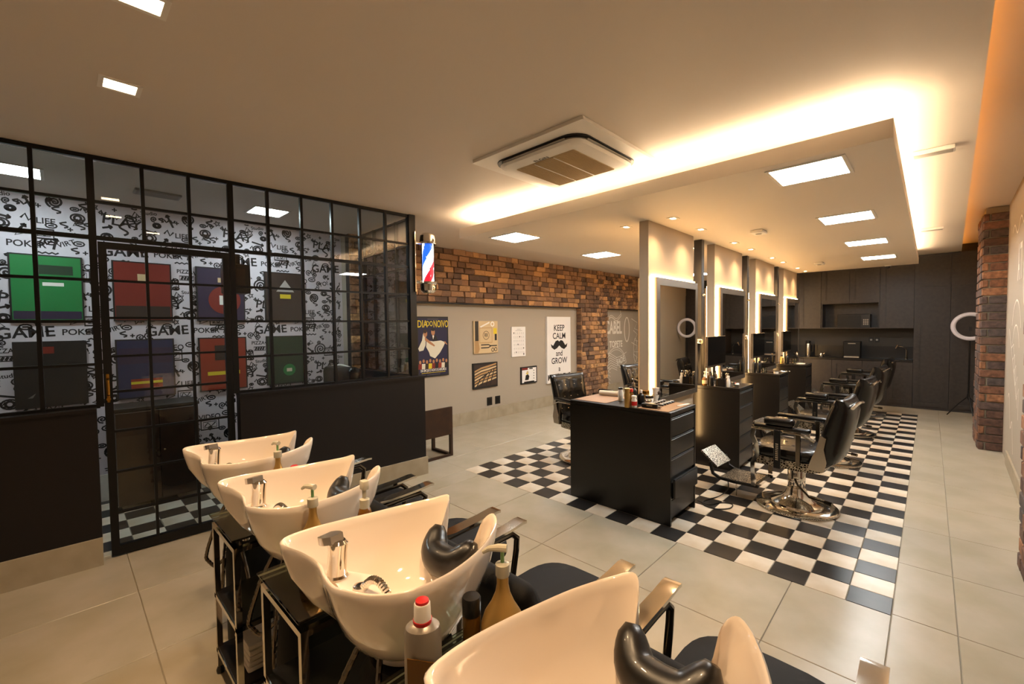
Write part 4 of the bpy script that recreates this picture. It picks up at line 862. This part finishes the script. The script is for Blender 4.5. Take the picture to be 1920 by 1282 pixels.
def art_portrait(I, W, H):
    I('print_white', poly=[(-.4, -.8), (.4, -.8), (.38, -.35), (.2, -.2), (-.2, -.2), (-.38, -.4)]); I('print_black', poly=[(-.12, -.3), (.0, -.8), (.12, -.3), (0, -.36)]); I('grey_print', poly=circ(0, .1, .2, 24, ry=.3)); I('print_white', poly=circ(-.03, .07, .16, 24, ry=.27)); I('print_black', poly=[(-.2, .2), (-.22, .33), (-.1, .45), (.1, .46), (.22, .35), (.22, .1), (.15, .25), (0, .3), (-.1, .24)])
    for s in (-.09, .05): I('print_black', poly=circ(s, .12, .03, 10, ry=.012)); I('print_black', rib=[(s-.04, .16), (s+.04, .17)], w_=.014)
    I('grey_print', rib=[(-.03, .1), (-.06, .0), (-.02, -.01)], w_=.01); I('print_black', rib=[(-.09, -.08), (-.02, -.075), (.04, -.085)], w_=.014)
picture('portrait_mural', 'large grey portrait print behind the corner of the glass room', -.06, .5, .25, 1.93, art_portrait, 'grey_print', 0, .02, x=XL, base='lightgrey_print', cat='poster')
for k, (a, b) in enumerate(((1.94, 2.065), (2.135, 2.26))):
    t = thing('power_socket', ['left', 'right'][k]+' black socket on the grey wall below the razor print', 'socket', (XL, (a+b)/2, .31), 0, 'wall sockets'); MB().rbox(.0005, .01, -.062, .062, -.07, .07, .004, 1).build('plate', 'black_plastic', t); MB().rbox(.0101, .013, -.035, .035, -.045, .045, .001, 1).build('insert', 'black_metal', t)
# stylised colour posters in the glass room (plain generic designs)
PO = [(-3.37, 1.69, 'green_print', 'green poster with a dark band near its top', [('darkgreen_print', rect(-.05, .16, .12, .2)), ('print_white', rect(-.03, .1, .02, .05)), ('purple_print', rect(-.205, .205, -.27, -.2))]),
      (-2.73, 1.69, 'red_print', 'rust-red poster with a small pale square', [('tan_print', rect(-.04, .04, .1, .17)), ('brown_print', rect(-.205, .205, -.27, -.14))]),
      (-2.08, 1.69, 'purple_print', 'violet poster with a large red disc and a pale square', [('red_print', circ(.03, -.06, .15, 26)), ('print_white', rect(-.02, .08, -.11, -.01)), ('tan_print', rect(-.03, .03, .13, .18))]),
      (-1.43, 1.69, 'brown_print', 'brown poster with a pale triangle', [('lightgrey_print', [(-.1, .06), (.1, .06), (0, .2)]), ('yellow_print', rect(-.06, .06, -.02, .03))]),
      (-3.37, .94, 'print_black', 'nearly black poster in the lower row', [('red_print', rect(-.05, .02, .18, .24)), ('grey_print', [(-.15, -.2), (-.1, -.16), (-.12, -.2)])]),
      (-2.73, .94, 'blue_print', 'navy poster with orange and yellow stripes', [('orange_print', rect(-.12, .12, -.2, -.1)), ('yellow_print', rect(-.12, .12, -.15, -.125)), ('purple_print', rect(-.2, .2, .05, .2))]),
      (-2.08, .94, 'orange_print', 'orange-red poster with a dark square and a yellow bar', [('brown_print', rect(-.08, .08, .04, .2)), ('yellow_print', rect(-.15, .15, -.12, -.08))]),
      (-1.43, .94, 'darkgreen_print', 'dark green poster with a pale green disc', [('green_print', circ(.02, -.12, .07, 22)), ('cream_print', rect(-.01, .05, -.14, -.1))])]
for y, z, base, l, its in PO:
    def art(I, W, H, its=its):
        for m, p in its: I(m, poly=p)
    picture('colour_poster', l+' on the patterned room wall', y-.0, y+.445, z, z+.575, art, 'print_black', .012, .025, x=-5.45, base=base, cat='poster', grp='posters in the glass room')

# ================================================================== GLASS ROOM CONTENT, BENCH, BARBER POLE
t = thing('storage_cabinet', 'dark two-door cabinet behind the glass door', 'cabinet', (-5.2, -2.48, 0)); MB().box(-.2, .2, -.3, .3, .04, .88).build('body', 'dark_wood', t, 0); MB().rbox(-.21, .21, -.31, .31, .88, .91, .003, 1).build('top', 'dark_wood', t)
for s in (-1, 1): d = MB().rbox(.2005, .216, -.148+.15*s, .148+.15*s, .05, .87, .003, 1).build('door', 'walnut', t); MB().cyl((.216, .03*s, .5), (.235, .03*s, .5), .008, 8).build('knob', 'steel', d)
t = thing('lounge_chair', 'black padded chair with white piping behind the low black wall', 'chair', (-4.62, -1.2, 0), R(10)); MB().lathe([(.25, 0), (.25, .02), (.04, .04), (.04, .38)], 24).build('pedestal', 'chrome', t); MB().rbox(-.28, .28, -.3, .3, .38, .54, .05, 3).build('seat', 'leather', t)
b = MB().rbox(-.28, .28, .24, .38, .5, 1.17, .06, 3).build('backrest', 'leather', t)
MB().tube([(.285, .28, .5), (.285, .3, .9), (.24, .31, 1.15), (0, .31, 1.185), (-.24, .31, 1.15), (-.285, .3, .9)], .012, 8).build('piping', 'white_plastic', b)
for s in (-1, 1): a = MB().rbox(.29*s-.05, .29*s+.05, -.32, .3, .66, .76, .035, 3).build('armrest', 'leather', t); MB().tube([(.33*s, -.3, .765), (.33*s, 0, .775), (.33*s, .24, .79)], .01, 8).build('piping', 'white_plastic', a)
t = thing('wall_speaker', 'small black speaker box hung beside the glass door frame', 'speaker', (-4.08, -2.05, 2.02)); MB().rbox(-.08, .08, -.09, .09, -.12, .12, .006, 1).build('case', 'black_plastic', t); MB().box(.081, .083, -.05, .05, -.08, .08).build('grille', 'brown_print', t, 0); MB().box(-.01, .07, -.02, .02, .12, .2).build('bracket', 'black_metal', t, 0)
t = thing('bench', 'dark walnut sled bench standing behind the black half wall', 'bench', (-4.13, -.02, 0))
MB().box(-.4, 0, -.26, .275, .27, .31).build('seat', 'walnut', t, 0); MB().box(-.025, 0, -.26, .275, .31, .61).build('front_board', 'walnut', t, 0)
for y in (-.26, .235): f = MB().box(-.03, 0, y, y+.04, .03, .27).box(-.4, -.37, y, y+.04, .03, .27).box(-.4, 0, y, y+.04, 0, .03).build('sled_leg', 'walnut', t, 0)
MB().box(-.03, 0, -.22, .235, 0, .03).build('runner', 'walnut', t, 0)
t = thing('barber_pole', 'lit red white and blue barber pole on the partition corner', 'barber pole', (-3.88, -.245, 0))
for z0, s in ((2.5, 1), (2.1, -1)): MB().lathe([(.07, z0), (.098, z0+.004*s), (.1, z0+.02*s), (.09, z0+.03*s), (.09, z0+.06*s), (.085, z0+.1*s), (.06, z0+.125*s), (.001, z0+.13*s)], 28).build('end_cap', 'chrome', t); 
sp = MB(); n = 36; nz = 24; v = []; f = []
for i in range(nz+1):
    for q in range(n): a = 2*math.pi*q/n; v.append((.062*math.cos(a), .062*math.sin(a), 2.1+.4*i/nz))
sp.v = v
for i in range(nz):
    for q in range(n):
        ph = ((q/n)*2-(i/nz)*1.15+.5) % 2; sp.f.append((i*n+q, i*n+(q+1) % n, (i+1)*n+(q+1) % n, (i+1)*n+q)); sp.m.append(1 if ph < .5 else (2 if 1.0 <= ph < 1.5 else 0))
sp.build('striped_cylinder', ['pole_white', 'pole_red', 'pole_blue'], t)
MB().lathe([(.074, 2.1), (.074, 2.5)], 28).build('glass_sleeve', 'glass_clear', t)
pl = MB().box(-.03, .03, -.187, -.175, 1.98, 2.62).build('mounting_plate', 'chrome', t, 0)
for z in (2.09, 2.51): MB().tube([(0, -.175, z), (0, -.09, z)], .016, 10).build('bracket', 'chrome', t)

# ================================================================== WASH STATIONS
RIMC = [(0, .15, .862, 0), (.055, .163, .872, 9), (.084, .198, .915, 17), (.094, .235, .982, 24), (.12, .252, 1.0, 30), (.16, .218, .985, 40), (.205, .13, .975, 56), (.23, .03, .97, 76), (.238, -.06, .97, 95), (.222, -.14, .97, 114), (.172, -.198, .968, 134), (.105, -.226, .962, 152), (.04, -.235, .95, 170), (-.03, -.226, .943, 187), (-.1, -.216, .95, 203), (-.16, -.236, .965, 212), (-.212, -.264, .977, 219), (-.25, -.252, .982, 228), (-.263, -.18, .98, 241), (-.258, -.08, .975, 258), (-.24, .03, .972, 283), (-.212, .13, .975, 304), (-.165, .218, .985, 320), (-.12, .252, 1.0, 330), (-.094, .235, .982, 336), (-.084, .198, .915, 343), (-.055, .163, .872, 351)]
def rim_pts(sub=4):
    n = len(RIMC); out = []
    for i in range(n):
        P4 = []
        for d in (-1, 0, 1, 2):
            j = i+d; c = list(RIMC[j % n]); c[3] += 360*(j//n); P4.append(c)
        for q in range(sub):
            t = q/sub; out.append(tuple(.5*(2*P4[1][m]+(P4[2][m]-P4[0][m])*t+(2*P4[0][m]-5*P4[1][m]+4*P4[2][m]-P4[3][m])*t*t+(3*P4[1][m]-P4[0][m]-3*P4[2][m]+P4[3][m])*t**3) for m in range(4)))
    return out
RIM = rim_pts()
def wash_station(k, X, Yc=-2.395):
    t = thing('wash_station', ['farthest white wash basin with a black chair, beside the glass door', 'second white wash basin from the glass wall, with a black chair', 'white wash basin in the middle foreground with its chrome tap and hose', 'nearest white wash basin, cut off by the bottom of the picture'][k], 'wash basin', (X, Yc, 0), 0, 'wash basins with chairs')
    N = len(RIM); BX = -.025; TX, TYY = (-.135, -.16) if k < 3 else (-.04, -.185)
    prof = [(.36, .0, 1), (.46, .01, 1), (.6, .08, 1), (.75, .26, 1), (.88, .56, 1), (.955, .88, 1), (.975, .98, 1), (1.0, 1.0, 1), (1.018, .98, 1), (1.01, .9, 0), (.95, .68, 0), (.85, .44, 0), (.72, .24, 0), (.58, .12, 0), (.5, .075, 0), (.485, .06, 0), (.485, .02, 0), (.46, 0, 0)]
    v = []; f = []
    for r_, hz, inner in prof:
        zb = .765 if inner else .66
        for x, y, z, th in RIM:
            zz = zb+(z-zb)*hz; m = min(1, max(0, (r_-.55)/.42)); m = m*m*(3-2*m); rx, ry = .225*math.sin(R(th)), .21*math.cos(R(th))-.01
            v.append((BX+r_*(x*m+rx*(1-m)), r_*(y*m+ry*(1-m)), zz))
    M_ = len(prof)
    for i in range(M_-1):
        for q in range(N): f.append((i*N+q, (i+1)*N+q, (i+1)*N+(q+1) % N, i*N+(q+1) % N))
    f.append(tuple(q for q in range(N))); f.append(tuple((M_-1)*N+q for q in range(N-1, -1, -1)))
    bowl = MB().add(v, f).build('basin', 'ceramic', t, 75)
    dp = [(BX+.84*x, .84*y+.005) for x, y, z, th in RIM if 140 < th < 226]
    MB().prism(dp+[(dp[-1][0]*.85+.02, dp[-1][1]+.07), (BX-.03, dp[len(dp)//2][1]+.1), (dp[0][0]*.8, dp[0][1]+.05)], .855, .88).build('tap_deck', 'ceramic', bowl, 40)
    MB().lathe([(.02, .765), (.022, .768), (.012, .771)], 16).build('drain', 'chrome', bowl)
    pts = [Vector((BX+x, y, z)) for x, y, z, th in (RIM[-12:]+RIM[:13])][3:-3]; n_ = len(pts)
    nr = MB().tube([p+Vector((0, -.016, -.012)) for p in pts], [.004+.046*math.sin(math.pi*(i+.1)/(n_-.8))**.33 for i in range(n_)], 16)
    nr.build('neck_rest', 'rubber', t, 60)
    tp = MB().lathe([(.03, 0), (.032, .006), (.027, .012), (.026, .075), (.028, .1), (.02, .108)], 20).xf(Matrix.Translation((TX, TYY, .879)) @ Matrix.Rotation(R(-4), 4, 'X')).build('tap', 'chrome', t)
    MB().prism([(-.027, -.022), (-.01, -.028), (.012, -.028), (.036, -.02), (.036, .02), (.012, .028), (-.01, .028), (-.027, .022)], .1, .122).xf(Matrix.Translation((TX, TYY, .879)) @ Matrix.Rotation(R(10), 4, 'Z') @ Matrix.Rotation(R(-14), 4, 'Y')).build('tap_lever', 'steel', tp, 30)
    hp = [(TX+.105+.12*u, TYY+.02+.03*u, .872+.05*math.sin(math.pi*u)) for u in [q/40 for q in range(41)]]
    MB().lathe([(.022, 0), (.02, .01), (.012, .012)], 14, (TX+.105, TYY+.02, .879)).tube(hp, [.0095+.0018*(q % 2) for q in range(41)], 8).build('shower_hose', 'chrome', t, 0)
    MB().lathe([(.13, 0), (.15, .01), (.15, .6), (.125, .64), (.12, .66)], 28).build('pedestal', 'fabric_black', t)
    for x0, y0, x1, y1, zb in ((-.06, -.12, -.12, -.2, .42), (.05, -.13, .1, -.18, .3)):
        P_ = [(x0, y0, .72), (x0+(x1-x0)*.6, y0+(y1-y0)*.6, .6), (x1, y1, .48), (x1-.01, y1-.01, zb), (x1+.04, y1+.02, zb-.04), (x1+.09, y1+.09, zb+.04), (x0+.02, y0+.02, .6)]
        q_ = []
        for i in range(len(P_)-1):
            for u in range(8): a = Vector(P_[i]).lerp(Vector(P_[i+1]), u/8); q_.append(a)
        for _ in range(3): q_ = [q_[0]]+[(q_[i-1]+q_[i]*2+q_[i+1])/4 for i in range(1, len(q_)-1)]+[q_[-1]]
        MB().tube(q_, [.008+.0012*(i % 2) for i in range(len(q_))], 8).build('supply_hose', 'chrome_dark', t, 0)
    # chair
    c = thing_part('chair', t)
    pts = [(math.copysign(abs(math.cos(a))**.55, math.cos(a))*.255, math.copysign(abs(math.sin(a))**.6, math.sin(a))*.27) for a in [2*math.pi*q/32 for q in range(32)]]
    st = MB(); rg = [(.9, .38), (1, .4), (1, .44), (.95, .462), (.7, .47), (.1, .472)]; vv = []; ff = []
    for r_, z in rg: vv += [(x*r_, .7+y*r_, z) for x, y in pts]
    for i in range(len(rg)-1):
        for q in range(32): ff.append((i*32+q, i*32+(q+1) % 32, (i+1)*32+(q+1) % 32, (i+1)*32+q))
    ff.append(tuple(range(31, -1, -1))); ff.append(tuple(5*32+q for q in range(32))); st.add(vv, ff).build('seat', 'fabric_black', t, 50)
    MB().rbox(-.24, .24, -.04, .04, -.23, .23, .035, 3).xf(Matrix.Translation((0, .36, .6)) @ Matrix.Rotation(R(28), 4, 'X')).build('chair_back', 'fabric_black', t)
    for s in (-1, 1):
        x = .275*s; a = MB().strip([(x, .3, .7), (x, .5, .675), (x, .68, .682), (x, .76, .69), (x, .785, .688)], (.06, 0, 0), .012).build('armrest', 'chrome', t, 25)
        MB().tube([(x*.96, .28, .655), (x*.96, .45, .648), (x*.96, .62, .655), (x*.96, .70, .655), (x*.96, .735, .625), (x*.96, .73, .57), (x*.96, .7, .43)], .014, 10).build('arm_tube', 'chrome_dark', a)
    fr = MB()
    for s in (-1, 1): fr.tube([(.24*s, .9, .012), (.24*s, .3, .012)], .014, 8).tube([(.24*s, .55, .012), (.22*s, .6, .38)], .014, 8)
    fr.tube([(-.24, .9, .012), (.24, .9, .012)], .014, 8).build('sled_frame', 'chrome_dark', t)
    return t
def thing_part(n, t): return None
WX = [-2.42, -1.69, -.967, -.24]
for k in range(4): wash_station(k, WX[k])

# carts of chromed frame and glass between the basins
def cart(k, X):
    t = thing('glass_cart', ['chrome and glass trolley between the farthest two basins', 'chrome and glass trolley with a gold bottle between the middle basins', 'chrome and glass trolley between the nearest two basins'][k], 'trolley', (X, -2.63, 0), 0, 'glass trolleys'); w_, d = .182, .34; z1 = .69; p = .011
    for x in (-w_+p, w_-p):
        for y in (p, d-p): l = MB().box(x-p, x+p, y-p, y+p, .035, z1).build('leg', 'chrome', t, 0); MB().lathe([(.016, 0), (.018, .015), (.01, .035)], 12, (x, y, 0)).build('caster', 'black_plastic', l)
    for z in (.1, .36, z1):
        MB().box(-w_, w_, 0, 2*p, z, z+.02).box(-w_, w_, d-2*p, d, z, z+.02).box(-w_, -w_+2*p, 2*p, d-2*p, z, z+.02).box(w_-2*p, w_, 2*p, d-2*p, z, z+.02).build('shelf_rail', 'chrome', t, 0)
    for z in (.12, .38): MB().box(-w_+.005, w_-.005, .005, d-.005, z+.0005, z+.008).build('shelf', 'black_lacquer', t, 0)
    MB().rbox(-w_-.01, w_+.01, -.01, d+.01, .742, .751, .003, 1).build('glass_top', 'glass_shelf', t)
    for x in (-w_+.06, w_-.06):
        for y in (.06, d-.06): MB().cyl((x, y, z1+.02), (x, y, .742), .014, 12).build('standoff', 'chrome', t)
    return t
CXs = [-2.07, -1.365, -.62]
for k in range(3): cart(k, CXs[k])
for k in range(2):
    for i in range(5):
        o = MB().rbox(-.1, .1, -.12, .12, 0, .024, .01, 2).build('folded_towel', 'towel', M=Matrix.Translation((CXs[k]+.03, -2.46, .1285+.0245*i)) @ Matrix.Rotation(R(random.uniform(-4, 4)), 4, 'Z'))
        tag(o, ['bottom', 'second', 'middle', 'fourth', 'top'][i]+' folded towel of the stack on the '+['farther', 'nearer'][k]+' trolley', 'towel', 'folded towels on the trolleys')
zg = .7515
def gold_bottle(label, x, y, rz=0, tint='green_plastic'):
    t = thing('shampoo_bottle', label, 'bottle', (x, y, zg), rz, 'gold shampoo bottles')
    b = MB().lathe([(.05, 0), (.056, .006), (.058, .06), (.056, .1), (.046, .13), (.03, .155), (.019, .18), (.015, .2), (.015, .225)], 24, sy=.75).build('body', 'bottle_gold', t, 60)
    c = MB().lathe([(.017, .222), (.018, .226), (.018, .252), (.008, .256)], 16).build('collar', 'clear_plastic', t)
    MB().cyl((0, 0, .255), (0, 0, .285), .005, 8).build('stem', tint, c)
    MB().tube([(.012, 0, .292), (-.01, 0, .292), (-.035, 0, .288), (-.05, 0, .278)], [.01, .01, .007, .005], 10).build('pump_head', 'clear_plastic', c)
    m = MB(); put_text(m, 'ORO', 0, .018, .016); put_text(m, 'SHAMPOO', 0, -.01, .012); m.build('lettering', 'brown_print', b, 0, Matrix.Translation((0, -.0432, .075)) @ Matrix.Rotation(R(90), 4, 'X')); return t
gold_bottle('gold pump shampoo bottle on the farthest trolley', -2.16, -2.37, R(10)); gold_bottle('gold pump shampoo bottle on the trolley beside the middle basin', -1.432, -2.49, R(20)); gold_bottle('gold pump shampoo bottle beside the black-capped amber bottle', -.64, -2.335, R(35))
t = thing('shampoo_bottle', 'small clear pump bottle by the second basin', 'bottle', (-1.375, -2.325, zg)); MB().lathe([(.024, 0), (.026, .005), (.026, .16), (.02, .18), (.014, .185)], 16).build('body', 'bottle_amber', t); c = MB().lathe([(.018, .183), (.018, .215), (.008, .22), (.008, .25)], 14).build('collar', 'clear_plastic', t); MB().rbox(-.016, .016, -.012, .012, .25, .285, .005, 2).build('pump_head', 'clear_plastic', c)
t = thing('shampoo_bottle', 'large silver-grey bottle with a red and white cap in the foreground', 'bottle', (-.672, -2.553, zg), R(50))
MB().lathe([(.038, 0), (.041, .006), (.041, .175), (.037, .19), (.026, .198), (.018, .2)], 20, sy=.8).build('body', 'bottle_silver', t, 25); MB().prism([(-.03, .02), (.03, .02), (.03, .13), (-.03, .145)], .0, .002, Matrix(((1, 0, 0, 0), (0, 0, -1, -.0345), (0, 1, 0, 0), (0, 0, 0, 1)))).build('label_plate', 'bottle_amber', t, 0)
c = MB().lathe([(.0195, .197), (.02, .205), (.019, .209), (.018, .24), (.016, .243)], 18).build('cap', 'white_plastic', t); MB().lathe([(.0205, .197), (.021, .2), (.021, .206), (.0198, .207)], 18).build('red_collar', 'red_plastic', c); MB().lathe([(.0155, .2425), (.0145, .248), (.001, .25)], 16).build('red_button', 'red_plastic', c)
t = thing('shampoo_bottle', 'amber bottle with a black cap on the nearest trolley', 'bottle', (-.715, -2.375, zg)); MB().lathe([(.022, 0), (.024, .004), (.024, .11)], 18).build('body', 'bottle_amber', t); MB().lathe([(.0245, .11), (.0245, .15), (.022, .155), (.001, .156)], 18).build('cap', 'black_plastic', t)
t = thing('shampoo_bottle', 'red-capped white bottle on the farthest trolley', 'bottle', (-2.06, -2.33, zg)); MB().lathe([(.025, 0), (.027, .004), (.027, .15), (.018, .165)], 18).build('body', 'white_plastic', t); MB().lathe([(.018, .164), (.018, .19), (.014, .194)], 16).build('cap', 'red_plastic', t)
bpy.context.view_layer.update()
